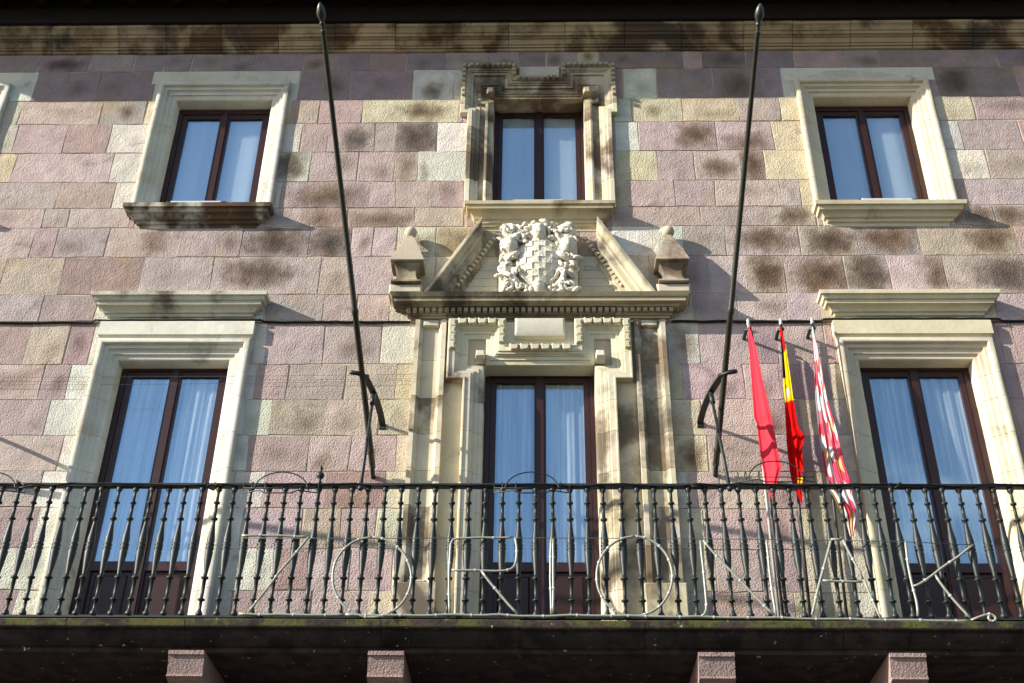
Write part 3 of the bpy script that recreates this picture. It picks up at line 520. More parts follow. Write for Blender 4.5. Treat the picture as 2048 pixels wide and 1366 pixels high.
# pilasters either side
PILT = 8.755
for sg, x0, x1 in ((-1, -1.235, -.925), (1, .955, 1.268)):
    zz = [FL, 5.93, 6.285, 6.69, 7.07, 7.46, 7.86, 8.30, PILT]; first = None
    for i in range(len(zz)-1):
        a, b = zz[i]+g, zz[i+1]-g; mb = MB(); dirt = random.choice((.3,.6,.8)) if sg < 0 else random.choice((.55,.8,1.0))
        if i == 0: mb.cbox(x0-.03, x1+.03, -.02, .10, a, b, .012)
        else:
            for (q0, q1, sl_) in ((x0, x0+.075, 1), (x1-.075, x1, -1)):
                pr = [(0,-.02),(0,.08),(.045,.08),(.05,.07),(.06,.066),(.064,.05),(.075,.046),(.075,-.02)]
                path = [(x0, a), (x0, b)] if sl_ > 0 else [(x1, b), (x1, a)]
                sweep(mb, path, pr)
            mb.box(x0+.07, x1-.07, -.022, .02, a, b)
            if i == len(zz)-2: mb.cbox(x0+.075, x1-.075, .0, .072, b-.075, b, .012)
            if i == 1: mb.cbox(x0+.075, x1-.075, .0, .072, a, a+.03, .01)
        o = cream(mb, 'pilaster' if first is None else 'pilaster_stone', B if first is None else first, (.60,.545,.41), dirt, .85, jit=.08)
        if first is None: first = o; o['label'] = '%s stone pilaster beside the central balcony door' % ('left' if sg < 0 else 'right')
    cream(MB().box((ax1 if sg > 0 else x1)-.0, (x0 if sg > 0 else ax0)+.0, -.012, .02, FL, ez), 'jamb_backing', CD, (.56,.50,.37), .35 if sg < 0 else .8)

# --- central upper window: two nested eared mouldings
PO = [(0,-.02),(0,.085),(.006,.095),(.05,.095),(.056,.082),(.085,.08),(.088,.066),(.10,.064),(.103,.05),(.135,.046),(.138,.02)]
PI = [(0,.0),(0,.055),(.01,.062),(.03,.062),(.035,.048),(.055,.046),(.058,.034),(.085,.03),(.092,.0),(.095,-.26),(.02,-.26)]
wj0, wj1, we0, we1, wd0, wd1 = -.80, .83, -.885, .90, -.245, .27
wt, wdz, wez = 12.388, 12.172, 11.605; wjz = 11.75
lin = sweep(MB(), [(we0, wjz+g), (we0, wt), (wd0, wt), (wd0, wdz), (wd1, wdz), (wd1, wt), (we1, wt), (we1, wjz+g)], PO)
CW = cream(lin, 'window_surround', B, (.52,.46,.34), .75, .9); CW['label'] = 'eared double moulded stone surround of the central upper window'
pin = [(-.60, 11.78), (-.69, 11.78), (-.69, 12.10), (-.415, 12.10), (-.415, 11.965), (.43, 11.965), (.43, 12.10), (.705, 12.10), (.705, 11.78), (.615, 11.78)]
cream(sweep(MB(), [(-.60, 11.52)]+pin+[(.615, 11.52)], PI), 'inner_moulding', CW, (.48,.41,.29), .95, .9)
mb = MB(); 
for a, b, c_, d in ((-.79, -.595, WS, 11.62), (.61, .82, WS, 11.62), (-.88, -.595, 11.62, 12.07), (.61, .89, 11.62, 12.07), (-.88, .89, 12.07, 12.38), (-.595,-.55,11.78,12.07),(.565,.61,11.78,12.07), (-.55, .565, 11.93, 12.07)): mb.box(a, b, -.024, .2, c_, d)
cream(mb, 'surround_backing', CW, (.53,.47,.34), .85, .9)
for sg in (-1, 1):
    xj, xe = (wj0, we0) if sg < 0 else (wj1, we1); xi = -.60 if sg < 0 else .615
    path = [(xj, 11.40+g), (xj, wez), (xe, wez), (xe, wjz-g)]
    cream(sweep(MB(), path if sg < 0 else path[::-1], PO), 'jamb_stone', CW, (.58,.53,.39), .4, .85)
    zz = [WS, 10.62, 11.0, 11.40]
    for i in range(3):
        path = [(xj, zz[i]+g), (xj, zz[i+1]-g)]; mb = sweep(MB(), path if sg < 0 else path[::-1], PO)
        z1_ = zz[i+1] if i < 2 else 11.52; path = [(xi, zz[i]+g), (xi, z1_-g)]; sweep(mb, path if sg < 0 else path[::-1], PI)
        cream(mb, 'jamb_stone', CW, (.60,.55,.42), (.6,.95,.75)[i] if sg < 0 else (.15,.5,.55)[i], .9)
    gx = -.545 if sg < 0 else .56
    cream(MB().cbox(gx-.045, gx+.045, .0, .11, 11.90, 12.01, .02), 'drop_block', CW, (.45,.38,.27), .7)
    cream(MB().cbox(gx-.05, gx+.05, -.05, .065, WS, WS+.06, .012), 'stop_block', CW, (.58,.53,.42), .2)
eg = [((we0+.08, wt-.03), (wd0-.06, wt-.03), 8, True), ((wd1+.06, wt-.03), (we1-.08, wt-.03), 8, True), ((we0+.03, wt-.01), (we0+.03, 11.85), 7, False), ((we1-.03, wt-.01), (we1-.03, 11.85), 7, False), ((wd0-.02, wdz-.03), (wd1+.02, wdz-.03), 8, True), ((wd0-.03, wt-.02),(wd0-.03, wdz), 3, False), ((wd1+.03, wt-.02),(wd1+.03, wdz), 3, False)]
run_eggs(eg, .088, CW, .060, .056, (.42,.37,.28), .55)
cream(MB().cbox(wd0+.02, wd1-.02, .0, .06, wdz+.03, wt-.005, .01), 'tablet', CW, (.55,.52,.42), .2)
wood_frame('window', CC, .53, WS+.02, 11.945, None, 'brown two-leaf window above the coat of arms', .006, 12)
SC = [(9.93,.03),(9.97,.035),(9.975,.055),(10.0,.06),(10.005,.075),(10.04,.08),(10.045,.10),(10.085,.115),(10.12,.155),(10.125,.175),(10.165,.185),(10.17,.20),(10.21,.205),(10.213,.2)]
cream(hood(MB(), CC-.80, CC+.81, SC), 'sill', CW, (.50,.44,.31), .45, .85)

# --- pediment over the central door
BASE = [(8.752,.03),(8.775,.035),(8.78,.06),(8.80,.065),(8.803,.085),(8.812,.09),(8.815,.095),(8.862,.095),(8.866,.15),(8.885,.16),(8.888,.215),(8.925,.22),(8.929,.235),(8.95,.25),(8.968,.262),(8.972,.255)]
PB = cream(hood(MB(), -1.50, 1.52, BASE), 'pediment', B, (.48,.42,.30), .55, .9); PB['label'] = 'broken stone pediment with obelisks above the central balcony door'
for xa, xb in ((-.80, .42), (.435, .78)):           # darker replaced stones in the cornice, a few millimetres proud
    mb = MB(); mb.loft([[(xa, 0, z), (xa, -p-.004, z), (xb, -p-.004, z), (xb, 0, z)] for z, p in BASE[:9]], True, True, True); cream(mb, 'cornice_stone', PB, (.20,.165,.125), .6, .8)
dent = None; nd = 42
for i in range(nd):
    x = -1.31+i*(2.64/(nd-1))
    if dent is None: dent = cream(MB().box(-.021, .021, -.137, -.09, 8.818, 8.8615), 'dentil', PB, (.40,.34,.23), .3); o = dent
    else: o = dent.copy(); COL.objects.link(o)
    o.location.x = x
def rake(sg):
    A = Vector((sg*1.17, 9.03)); Bp = Vector((sg*.605, 9.965))     # top edge, foot to apex, measured at p = .2
    A.x += .012; Bp.x += .012
    d = (Bp-A).normalized(); nrm = Vector((d.y, -d.x)) if sg < 0 else Vector((-d.y, d.x))   # perpendicular, towards the tympanum
    if nrm.y > 0: nrm = -nrm
    # profile: distance below the top edge, projection
    pr = [(0,.0),(0,.24),(.03,.245),(.05,.235),(.075,.20),(.08,.185),(.105,.18),(.108,.165),(.112,.145),(.165,.14),(.168,.11),(.18,.108),(.182,.082),(.232,.08),(.235,.06),(.265,.055),(.268,.03),(.30,.028),(.30,.0)]
    vert = Vector((0, -1)); vert = vert/ (vert.dot(nrm)); hor = Vector((-sg, 0)); hor = hor/(hor.dot(nrm))
    mb = MB(); mb.loft([[(A.x+hor.x*o, -p, A.y-.055+hor.y*o) for o, p in pr], [(Bp.x+vert.x*o, -p, Bp.y+vert.y*o) for o, p in pr]], True, True, True)
    r = cream(mb, 'raking_cornice', PB, (.52,.46,.34), .85 if sg < 0 else .4, .9); r['label'] = '%s half of the broken pediment' % ('left' if sg < 0 else 'right')
    k = 13; dm = None
    L = (Bp-A).length
    for i in range(k):
        c0 = A+d*(.30+ (L-.40)*i/(k-1)) + nrm*.207
        if c0.y < 9.0: continue
        mb = MB(); u = d*.017; w = nrm*.021
        q = [c0-u-w, c0+u-w, c0+u+w, c0-u+w]; mb.loft([[(a.x, -.078, a.y) for a in q], [(a.x, -.108, a.y) for a in q]], True, True, True)
        cream(mb, 'dentil', PB, (.56,.49,.35), .15)
for sg in (-1, 1): rake(sg)
# tympanum slabs with courses of cut lettering too worn to read, and the two obelisks
for sg in (-1, 1):
    x0, x1 = (-1.12, -.42) if sg < 0 else (.42, 1.14)
    zt_ = [8.972, 9.10, 9.20, 9.30, 9.40, 9.50]
    for i in range(len(zt_)-1):
        m_ = (zt_[i]-8.97)*.6; a, b = (x0+m_, x1) if sg < 0 else (x0, x1-m_)
        cream(MB().cbox(a, b, -.0, .034, zt_[i]+.0015, zt_[i+1]-.0015, .002), 'tympanum_slab', PB, (.50,.46,.36), .1)
    ox = sg*1.352+.01
    mb = MB().cbox(ox-.17, ox+.17, -.02, .235, 8.974, 9.09, .02); cream(mb, 'obelisk_plinth', PB, (.52,.46,.34), .2)
    def sq(hw_, z_, pc=.125): return [(ox-hw_, -max(pc-hw_, 0), z_), (ox-hw_, -pc-hw_, z_), (ox+hw_, -pc-hw_, z_), (ox+hw_, -max(pc-hw_, 0), z_)]
    mb = MB().loft([sq(h_, z_) for h_, z_ in ((.15,9.092),(.15,9.112),(.128,9.125),(.108,9.15),(.094,9.19),(.090,9.23),(.096,9.27),(.112,9.305),(.128,9.325),(.128,9.343))], True, True, True); cream(mb, 'obelisk_pedestal', PB, (.42,.355,.255), .7)
    mb = MB().loft([sq(h_, z_) for h_, z_ in ((.160,9.345),(.170,9.352),(.170,9.368),(.046,9.735),(.030,9.742),(.026,9.785))], True, True, True); cream(mb, 'obelisk', PB, (.44,.38,.29), .5)
    mb = MB().ball((ox, -.125, 9.838), .066, 16, 10); cream(mb, 'ball_finial', PB, (.52,.45,.35), .3, smooth=True)
fc = bpy.data.curves.new('inscription', 'FONT'); fc.body = 'DE'; fc.size = .13; fc.extrude = .0015; fc.align_x = 'CENTER'
fo = bpy.data.objects.new('inscription', fc); COL.objects.link(fo)
dg = bpy.context.evaluated_depsgraph_get(); me = bpy.data.meshes.new_from_object(fo.evaluated_get(dg)); bpy.data.objects.remove(fo)
me.transform(Matrix.Translation((.56, -.0352, 9.405)) @ Matrix.Rotation(R(90), 4, 'X') @ Matrix.Diagonal((1.1, .66, 1, 1)))
at = me.attributes.new('tint', 'FLOAT_COLOR', 'POINT'); at.data.foreach_set('color', [.36,.33,.26,1.]*len(me.vertices)); at = me.attributes.new('stn', 'FLOAT_VECTOR', 'POINT'); at.data.foreach_set('vector', [0.,0.,0.]*len(me.vertices))
me.materials.append(MAT['cream']); fo = bpy.data.objects.new('inscription', me); COL.objects.link(fo); fo.parent = PB

# --- coat of arms
AX, AZ0, AZ1 = .0, 8.985, 9.93
random.seed(21)
mb = MB().cbox(AX-.405, AX+.405, .0, .135, AZ0, AZ1-.05, .04)
CA = mb.build('coat_of_arms', 'arms', B); CA['label'] = 'pale carved stone coat of arms with chequered shield, heads and scrolls'
def az(t): return AZ0+(AZ1-AZ0)*t
# shield: bulging oval cut in steps
nx, nz = 6, 8; mb = MB(); sc_x, sc_z, rw, rh = AX+.005, az(.475), .205, .30
def bulge(x, z):
    q = 1-((x-sc_x)/(rw*1.25))**2-((z-sc_z)/(rh*1.25))**2; return .10+.13*math.sqrt(max(q, .02))
for i in range(nx):
    for j in range(nz):
        x0_, x1_ = sc_x-rw+2*rw*i/nx, sc_x-rw+2*rw*(i+1)/nx; z0_, z1_ = sc_z-rh+2*rh*j/nz, sc_z-rh+2*rh*(j+1)/nz
        cx_, cz_ = (x0_+x1_)/2, (z0_+z1_)/2
        if ((cx_-sc_x)/rw)**2*.9+(abs(cz_-sc_z)/rh)**2.4 > 1.0: continue
        up = .009 if (i+j) % 2 else 0.0
        mb.loft([[(a, -.08, b) for a, b in ((x0_,z0_),(x1_,z0_),(x1_,z1_),(x0_,z1_))], [(a, -bulge(a, b)-up, b) for a, b in ((x0_,z0_),(x1_,z0_),(x1_,z1_),(x0_,z1_))]], True, False, True)
mb.build('shield', 'arms', CA)
mb = MB(); pts = [(sc_x+(rw+.012)*math.cos(a), -.155+.02*math.sin(3*a), sc_z+(rh+.012)*math.copysign(abs(math.sin(a))**.9, math.sin(a))) for a in [k*2*math.pi/40 for k in range(41)]]
mb.tube(pts, [.020+.006*math.sin(k*1.9) for k in range(41)], 8).build('shield_border', 'arms', CA, True)
def head(x, z, r, tilt=0, crown=False):
    mb = MB(); nu, nv = 22, 16; rings = []
    for i in range(nv+1):
        a = max(.03, min(math.pi-.03, math.pi*i/nv)); row = []
        for k in range(nu):
            b = 2*math.pi*k/nu; vx, vy, vz = math.sin(a)*math.cos(b), -math.sin(a)*math.sin(b), -math.cos(a)
            s = 1.0; fr_ = max(0, -vy)
            def gb(cx_, cz_, w, h_): return h_*math.exp(-(((vx-cx_)/w)**2+((vz-cz_)/w)**2)) if vy < 0 else 0
            s += gb(0,-.08,.13,.24)+gb(0,-.24,.12,.12)-gb(.32,.1,.13,.13)-gb(-.32,.1,.13,.13)+gb(.42,-.28,.2,.10)+gb(-.42,-.28,.2,.10)+gb(0,-.48,.12,.09)-gb(0,-.37,.1,.06)+gb(0,-.72,.2,.06)+gb(.3,.3,.16,.05)+gb(-.3,.3,.16,.05)
            if vz > .3 or vy > -.2: s += .10+.05*math.sin(9*b)*math.sin(7*a)
            row.append((x+r*.86*s*vx, -.175+r*.95*s*vy, z+r*1.15*s*vz))
        rings.append(row)
    mb.loft(rings, True, True, True); return mb.build('carved_head', 'arms', CA, True)
head(AX+.005, az(.855), .088); head(AX-.295, az(.66), .092); head(AX+.30, az(.66), .092); head(AX, az(.10), .07)
def scroll(x, z, r, turn, flip, w=.034, pc=.12):
    n = 40; pts = []; rs = []
    for k in range(n+1):
        t = k/n; a = turn+flip*t*4.6*math.pi*.82; q = r*(1-.86*t); pts.append((x+q*math.cos(a), -pc-.085*t, z+q*math.sin(a))); rs.append(w*(1-.45*t))
    return MB().tube(pts, rs, 8).build('scroll', 'arms', CA, True)
for sx in (-1, 1):
    scroll(AX+sx*.30, az(.875), .095, R(90-sx*60), sx, .036, .14); scroll(AX+sx*.30, az(.115), .095, R(-90+sx*60), -sx, .034, .13)
    scroll(AX+sx*.355, az(.40), .055, R(90), -sx, .022, .10); scroll(AX+sx*.17, az(.12), .05, R(20), sx, .02, .12)
    MB().tube([(AX+sx*.19,-.13,az(.40)),(AX+sx*.25,-.18,az(.34)),(AX+sx*.26,-.19,az(.24)),(AX+sx*.21,-.17,az(.17)),(AX+sx*.15,-.13,az(.18))],[.016,.026,.03,.024,.01],8).build('ribbon', 'arms', CA, True)
    MB().tube([(AX+sx*.385,-.08,az(.52)),(AX+sx*.31,-.17,az(.50)),(AX+sx*.24,-.20,az(.53)),(AX+sx*.20,-.19,az(.57))],[.035,.045,.036,.026],8).build('carved_arm', 'arms', CA, True)
    MB().tube([(AX+sx*.385,-.06,az(.20)),(AX+sx*.375,-.13,az(.28)),(AX+sx*.33,-.16,az(.34)),(AX+sx*.27,-.15,az(.42))],[.02,.032,.034,.018],8).build('ribbon', 'arms', CA, True)
for k in range(190):                                 # leaves and plumes of the mantling
    t = random.random()
    if k < 26: x, z_ = AX+random.uniform(-.21,.21), az(random.uniform(.88,.99))
    elif k < 120: x, z_ = AX+random.choice((-1,1))*random.uniform(.22,.40), az(random.uniform(.05,.95))
    elif k < 146: x, z_ = AX+random.uniform(-.25,.25), az(random.uniform(.02,.13))
    else: x, z_ = AX+random.choice((-1,1))*random.uniform(.10,.24), az(random.uniform(.70,.88))
    r = random.uniform(.012,.027); mb = MB(); a = random.uniform(0, 6.3); l = random.uniform(.03,.07); pc = random.uniform(.125,.185)
    c_, s_ = math.cos(a), math.sin(a)
    mb.tube([(x-l*c_, -pc+.02, z_-l*s_), (x-l*.4*c_+.01*s_, -pc-.02, z_-l*.4*s_), (x+l*.3*c_, -pc-.035, z_+l*.3*s_-.006), (x+l*c_, -pc-.01, z_+l*s_)], [r*.4, r, r*1.05, r*.35], 7).build('carved_leaf', 'arms', CA, True)
random.seed(5)

# --- balcony slab and corbels
SB = [(4.985,.84),(4.99,.865),(5.01,.87),(5.015,.90),(5.025,.905),(5.03,.925),(5.045,.95),(5.07,.985),(5.10,1.01),(5.13,1.02),(5.135,1.06),(5.145,1.066),(5.195,1.066),(5.205,1.055),(5.208,.99)]
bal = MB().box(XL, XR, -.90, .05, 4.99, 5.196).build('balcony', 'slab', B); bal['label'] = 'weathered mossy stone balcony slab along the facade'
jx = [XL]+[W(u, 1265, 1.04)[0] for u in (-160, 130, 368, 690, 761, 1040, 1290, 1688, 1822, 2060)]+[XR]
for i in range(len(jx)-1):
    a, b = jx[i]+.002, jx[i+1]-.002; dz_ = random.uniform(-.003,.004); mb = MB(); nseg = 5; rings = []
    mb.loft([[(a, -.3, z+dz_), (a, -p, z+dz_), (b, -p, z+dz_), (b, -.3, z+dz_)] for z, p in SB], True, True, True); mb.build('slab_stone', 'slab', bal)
CT = None
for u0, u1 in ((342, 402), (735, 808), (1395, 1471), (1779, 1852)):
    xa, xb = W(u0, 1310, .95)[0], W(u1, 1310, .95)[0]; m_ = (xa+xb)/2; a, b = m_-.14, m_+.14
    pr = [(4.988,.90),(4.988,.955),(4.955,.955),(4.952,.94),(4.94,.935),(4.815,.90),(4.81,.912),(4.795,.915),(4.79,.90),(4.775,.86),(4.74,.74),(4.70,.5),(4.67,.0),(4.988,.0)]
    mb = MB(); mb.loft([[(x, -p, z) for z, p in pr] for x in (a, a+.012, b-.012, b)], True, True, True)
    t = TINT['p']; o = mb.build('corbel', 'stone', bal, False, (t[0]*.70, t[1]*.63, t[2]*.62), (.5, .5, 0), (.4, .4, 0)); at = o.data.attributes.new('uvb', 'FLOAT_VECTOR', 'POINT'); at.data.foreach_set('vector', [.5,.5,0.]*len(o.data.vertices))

# ------------------------------------------------------------------ iron railing
RP, RZ = 1.0, 6.385
rail = empty('balcony_railing', (0, -RP, FL)); tag(rail, 'black wrought iron balcony railing with turned balusters', 'railing')
def child(mb, name, mat, par, smooth=True): o = mb.build(name, mat, par, smooth); o.matrix_parent_inverse = par.matrix_world.inverted() if par else Matrix(); return o
bpy.context.view_layer.update()
mb = MB().loft([[(x, -RP-a, RZ+b) for a, b in ((-.026,0),(.026,0),(.030,.012),(.022,.032),(-.022,.032),(-.030,.012))] for x in (XL, XR)], True, True, True); child(mb, 'top_rail', 'iron', rail, False)
child(MB().box(XL, XR, -RP-.018, -RP+.018, FL+.018, FL+.036), 'bottom_rail', 'iron', rail, False)
BP = [(.020,0),(.022,.02),(.015,.045),(.0115,.06),(.0125,.128),(.022,.132),(.022,.142),(.0125,.146),(.0135,.20),(.0150,.312),(.023,.318),(.023,.330),(.014,.335),(.016,.37),(.021,.46),(.025,.53),(.026,.552),(.021,.565),(.027,.575),(.027,.59),(.021,.598),(.027,.607),(.027,.62),(.021,.63),(.025,.645),(.024,.67),(.018,.73),(.0145,.80),(.0135,.835),(.022,.842),(.022,.854),(.0130,.86),(.012,.985),(.020,.99),(.020,1.002),(.0120,1.006),(.0115,1.09),(.016,1.10),(.021,1.12),(.0175,1.14)]
sc = (RZ-FL-.036)/1.14
proto = None; bx = []
k0 = -int((0-(-5.3))/.1405); x = -.021+k0*.1405
while x < 5.2: bx.append(x); x += .1405
for x in bx:
    if proto is None: o = child(MB().lathe((0, 0, 0), [((r*1.1 if r < .0165 else r*1.32), h*sc) for r, h in BP], 8), 'baluster', 'iron', rail); proto = o
    else: o = proto.copy(); COL.objects.link(o); o.parent = rail
    o.matrix_parent_inverse = Matrix(); o.location = (x, random.uniform(-.002,.002), .036); o.rotation_euler = (random.uniform(-.004,.004), random.uniform(-.006,.006), random.uniform(0, 6))
px = -1.845
child(MB().lathe((px, -RP, RZ+.03), [(.018,0),(.020,.02),(.012,.035),(.012,.05),(.030,.068),(.036,.085),(.030,.102),(.014,.115),(.010,.13),(.018,.145),(.018,.155),(.008,.17),(.004,.185)], 12), 'finial', 'iron', rail)
child(MB().lathe((px, -RP, FL+.036), [(r*1.25, h*sc) for r, h in BP], 10), 'post', 'iron', rail)
# cable wrapped along the handrail
cab = empty('rail_cable', (0, -RP, RZ)); tag(cab, 'thin black cable tied along the balcony handrail', 'cable')
bpy.context.view_layer.update()
pts = []; x = -6.5
while x < 6.6: pts.append((x, -RP-.034+random.uniform(-.006,.004), RZ+.012+random.uniform(-.012,.014))); x += .16
child(MB().tube(pts, .006, 6), 'cable_run', 'black_cable', cab)
for xx in (-2.72, -4.32, 1.35, 2.97):
    q = [(xx+random.uniform(-.09,.09), -RP-.03+random.uniform(-.03,.02), RZ+random.uniform(-.03,.04)) for _ in range(9)]; child(MB().tube(q, .008, 6), 'cable_knot', 'black_cable', cab)

# ------------------------------------------------------------------ leaning flagpoles on iron brackets
def flagpole(u0, v0, u1, v1, sg, label, ptop=3.3, shift=None):
    if shift is None:
        b = W(u0, v0, .10); t = W(u1, v1, ptop); base = Vector((b[0], -.10, b[1])); top = Vector((t[0], -ptop, t[1]))
    else: base, top = shift
    fp = empty('flagpole', base); tag(fp, label, 'flagpole', 'long flagpoles leaning out from the facade'); bpy.context.view_layer.update()
    ax = (top-base).normalized(); L = (top-base).length
    child(MB().lathe(base, [(.026,-.02),(.030,0),(.030,.12),(.034,.13),(.034,.16),(.0285,.17),(.0275,L*.35),(.032,L*.35+.01),(.032,L*.35+.05),(.026,L*.35+.06),(.021,L-.27),(.026,L-.26),(.026,L-.235),(.017,L-.225),(.017,L-.19)], 14, ax), 'pole', 'pole_iron', fp, 'auto')
    child(MB().lathe(base+ax*(L-.19), [(.017,0),(.024,.01),(.024,.025),(.015,.035),(.026,.05),(.040,.085),(.040,.11),(.030,.15),(.014,.18),(.003,.19)], 14, ax), 'finial', 'pole_iron', fp)
    # wall socket, curved strut, collar, stay rod down to the handrail
    child(MB().tube([(base.x, .0, base.z-.07), (base.x, -.05, base.z-.05), (base.x, -.10, base.z-.02), tuple(base+ax*.05)], .022, 8), 'wall_socket', 'iron', fp)
    tt = .215; col = base+ax*(L*tt); inn = -sg*-1
    ex = -sg*.16                                     # strut stands on the inner side of the pole
    w0 = Vector((base.x-sg*(.05 if sg < 0 else .10), .0, base.z+.475)); top_a = Vector((col.x-sg*.025, col.y+.03, col.z-.01))
    arc = []
    for k in range(13):
        t = k/12; a = t*math.pi/2
        arc.append(Vector((w0.x+(top_a.x-w0.x)*t**3, top_a.y*(1-math.cos(a)), w0.z+(top_a.z-w0.z)*math.sin(a))))
    mb = MB(); rings = []
    for i, p_ in enumerate(arc):
        d = (arc[min(i+1,12)]-arc[max(i-1,0)]).normalized(); nn = Vector((1,0,0)).cross(d).normalized(); w_ = .030; h_ = .008
        rings.append([p_+Vector((w_,0,0))+nn*h_, p_-Vector((w_,0,0))+nn*h_, p_-Vector((w_,0,0))-nn*h_, p_+Vector((w_,0,0))-nn*h_])
    mb.loft(rings, True, True, True); child(mb, 'curved_strut', 'iron', fp, False)
    child(MB().cbox(w0.x-.034, w0.x+.034, -.0, .014, w0.z-.03, w0.z+.03, .005), 'strut_plate', 'iron', fp, False)
    child(MB().tube([top_a+Vector((-sg*.03,0,0)), Vector((col.x+sg*.03, col.y-.03, col.z-.01)), Vector((col.x+sg*.09, col.y-.03, col.z+.0)), Vector((col.x+sg*.11, col.y-.03, col.z+.0))], [.018,.022,.022,.016], 8), 'cross_bolt', 'iron', fp)
    r0 = Vector(arc[9])+Vector((sg*.0, -.02, -.01)); r1 = Vector((base.x-sg*.055, -RP-.03, RZ-.02)) 
    dd = (r1-r0).normalized()
    child(MB().tube([r0, r0+dd*.16], .024, 8), 'stay_socket', 'iron', fp); child(MB().tube([r0+dd*.14, r1], [.014,.016], 8), 'stay_rod', 'iron', fp)
    child(MB().ball(tuple(r1), .025, 10, 6), 'stay_foot', 'iron', fp)
    return base, top
b1, t1 = flagpole(745, 932, 640, 4, -1, 'long dark flagpole leaning out left of the coat of arms')
b2, t2 = flagpole(1432, 928, 1521, 6, 1, 'long dark flagpole leaning out right of the coat of arms')
sh = Vector((-4.05, 0, 0)); flagpole(0, 0, 0, 0, -1, 'long flagpole leaning out beyond the left edge of the picture', shift=(b1+sh+Vector((0,0,.0)), t1+sh))

# ------------------------------------------------------------------ three upright flagpoles with flags
FPP = .16
pole_px = [((1497, 650), (1556, 1225)), ((1562, 650), (1618, 1232)), ((1625, 648), (1692, 1238))]
names = ['white flagpole on the wall carrying the plain red flag', 'dark flagpole on the wall carrying the red and yellow flag', 'flagpole on the wall carrying the patched red and white flag']
for (a, b), lb in zip(pole_px, names):
    t = W(*a, FPP); xb = W(b[0], b[1], FPP)[0]; z0 = FL+.0
    fp = empty('upright_flagpole', (xb, -FPP, z0)); tag(fp, lb, 'flagpole', 'upright flagpoles beside the right balcony door'); bpy.context.view_layer.update()
    white = lb.startswith('white')
    child(MB().tube([(xb, -FPP, z0), ((xb+t[0])/2, -FPP, (z0+t[1])/2), (t[0], -FPP, t[1])], .014, 10), 'pole', 'greypole' if white else 'iron', fp)
    if white: child(MB().tube([(xb+.035, -FPP-.01, z0), ((xb+t[0])/2+.03, -FPP-.01, (z0+t[1])/2), (t[0]+.02, -FPP-.01, t[1]-.1)], .013, 8), 'second_rod', 'iron', fp)
    child(MB().lathe((t[0], -FPP, t[1]), [(.014,0),(.02,.015),(.012,.03),(.017,.05),(.006,.075)], 10), 'pole_tip', 'whitebar', fp)
    child(MB().tube([(t[0]-.03, 0, t[1]-.06), (t[0]-.03, -FPP, t[1]-.06), (t[0]+.02, -FPP-.02, t[1]-.06)], .018, 8), 'wall_clip', 'iron', fp)
def flag(edges, colour, label, folds, depth, seed, nu=26, per=12):
    """edges: rows (v, left u, right u) in photo pixels on the flag's own plane; the cloth hangs in folds"""
    rnd = random.Random(seed); mb = MB(); rows = []; n = 0; ph = rnd.uniform(0, 6)
    fine = []
    for i in range(len(edges)-1):
        for k in range(per): t = k/per; fine.append([edges[i][j]*(1-t)+edges[i+1][j]*t for j in range(3)])
    fine.append(list(edges[-1]))
    zs = [W(e[1], e[0], FPP+.09)[1] for e in fine]; ztop, zbot = zs[0], zs[-1]
    for e in fine:
        xa, z_ = W(e[1], e[0], FPP+.06); xb, _ = W(e[2], e[0], FPP+.12); row = []; tv = (ztop-z_)/(ztop-zbot); wd = xb-xa
        for i in range(nu+1):
            u = i/nu; pf = depth*min(1, wd/.14)*(math.sin(folds*2*math.pi*u+ph+1.6*tv)+.35*math.sin(folds*4.4*math.pi*u+ph*2))
            row.append((xa+wd*u, -FPP-.045-pf-.75*wd*u, z_)); mb.c.append(colour(u, tv))
        rows.append(row)
    mb.loft(rows, False); o = mb.build('flag', 'flag', None, True); tag(o, label, 'flag', 'flags hanging beside the right balcony door'); sm = o.modifiers.new('s', 'SOLIDIFY'); sm.thickness = .002; return o
RED = (.80, .055, .085)
flag([(652,1496,1501),(700,1499,1514),(760,1503,1525),(835,1508,1541),(846,1513,1544),(905,1520,1555),(945,1527,1563),(968,1531,1556),(1003,1546,1551)], lambda u, v: RED, 'plain bright red flag hanging nearest the leaning flagpole', 1.3, .012, 1)
def spain(u, v):
    if v < .30 and u < .42 and v > .04: return (.01, .01, .012)
    w = v+.05*u
    if w < .17: return (.62, .012, .012)
    if w < .49-.05*(1-u):
        du, dv = (u-.42)/.22, (v-.385)/.028
        if du*du+dv*dv < 1: return (.55, .55, .58) if v > .385 else (.66, .60, .58)
        du, dv = (u-.30)/.14, (v-.352)/.014
        if du*du+dv*dv < 1: return (.55, .03, .03)
        return (.78, .56, .01)
    if v > .87 and v < .90 and u > .5: return (.75, .5, .01)
    return (.56, .008, .008)
flag([(655,1560,1566),(700,1564,1575),(760,1567,1583),(800,1570,1588),(860,1573,1597),(885,1574,1609),(905,1576,1604),(955,1582,1608),(972,1588,1606),(1004,1603,1608)], spain, 'red and yellow flag with black ribbon, middle of the three', 2.0, .016, 2, per=24, nu=36)
rc = random.Random(8); cells = [[rc.choice(((.72,.72,.74),(.72,.72,.74),(.72,.72,.74),(.70,.06,.11),(.70,.06,.11),(.74,.16,.20),(.70,.06,.11),(.60,.42,.16),(.45,.50,.50))) for _ in range(30)] for _ in range(7)]
def patch(u, v):
    i = min(6, int(u*7)); j = v*16+(.5 if i % 2 else 0)+.35*math.sin(u*20)
    if v < .05: return (.6,.64,.62)
    return cells[i][min(29, int(j))]
flag([(652,1624,1629),(720,1628,1642),(800,1632,1655),(880,1640,1676),(940,1650,1689),(970,1654,1699),(1000,1672,1706),(1030,1686,1717),(1072,1700,1710)], patch, 'flag of red, white and ochre patches beside the right balcony door', 3.2, .014, 3, nu=56, per=20)

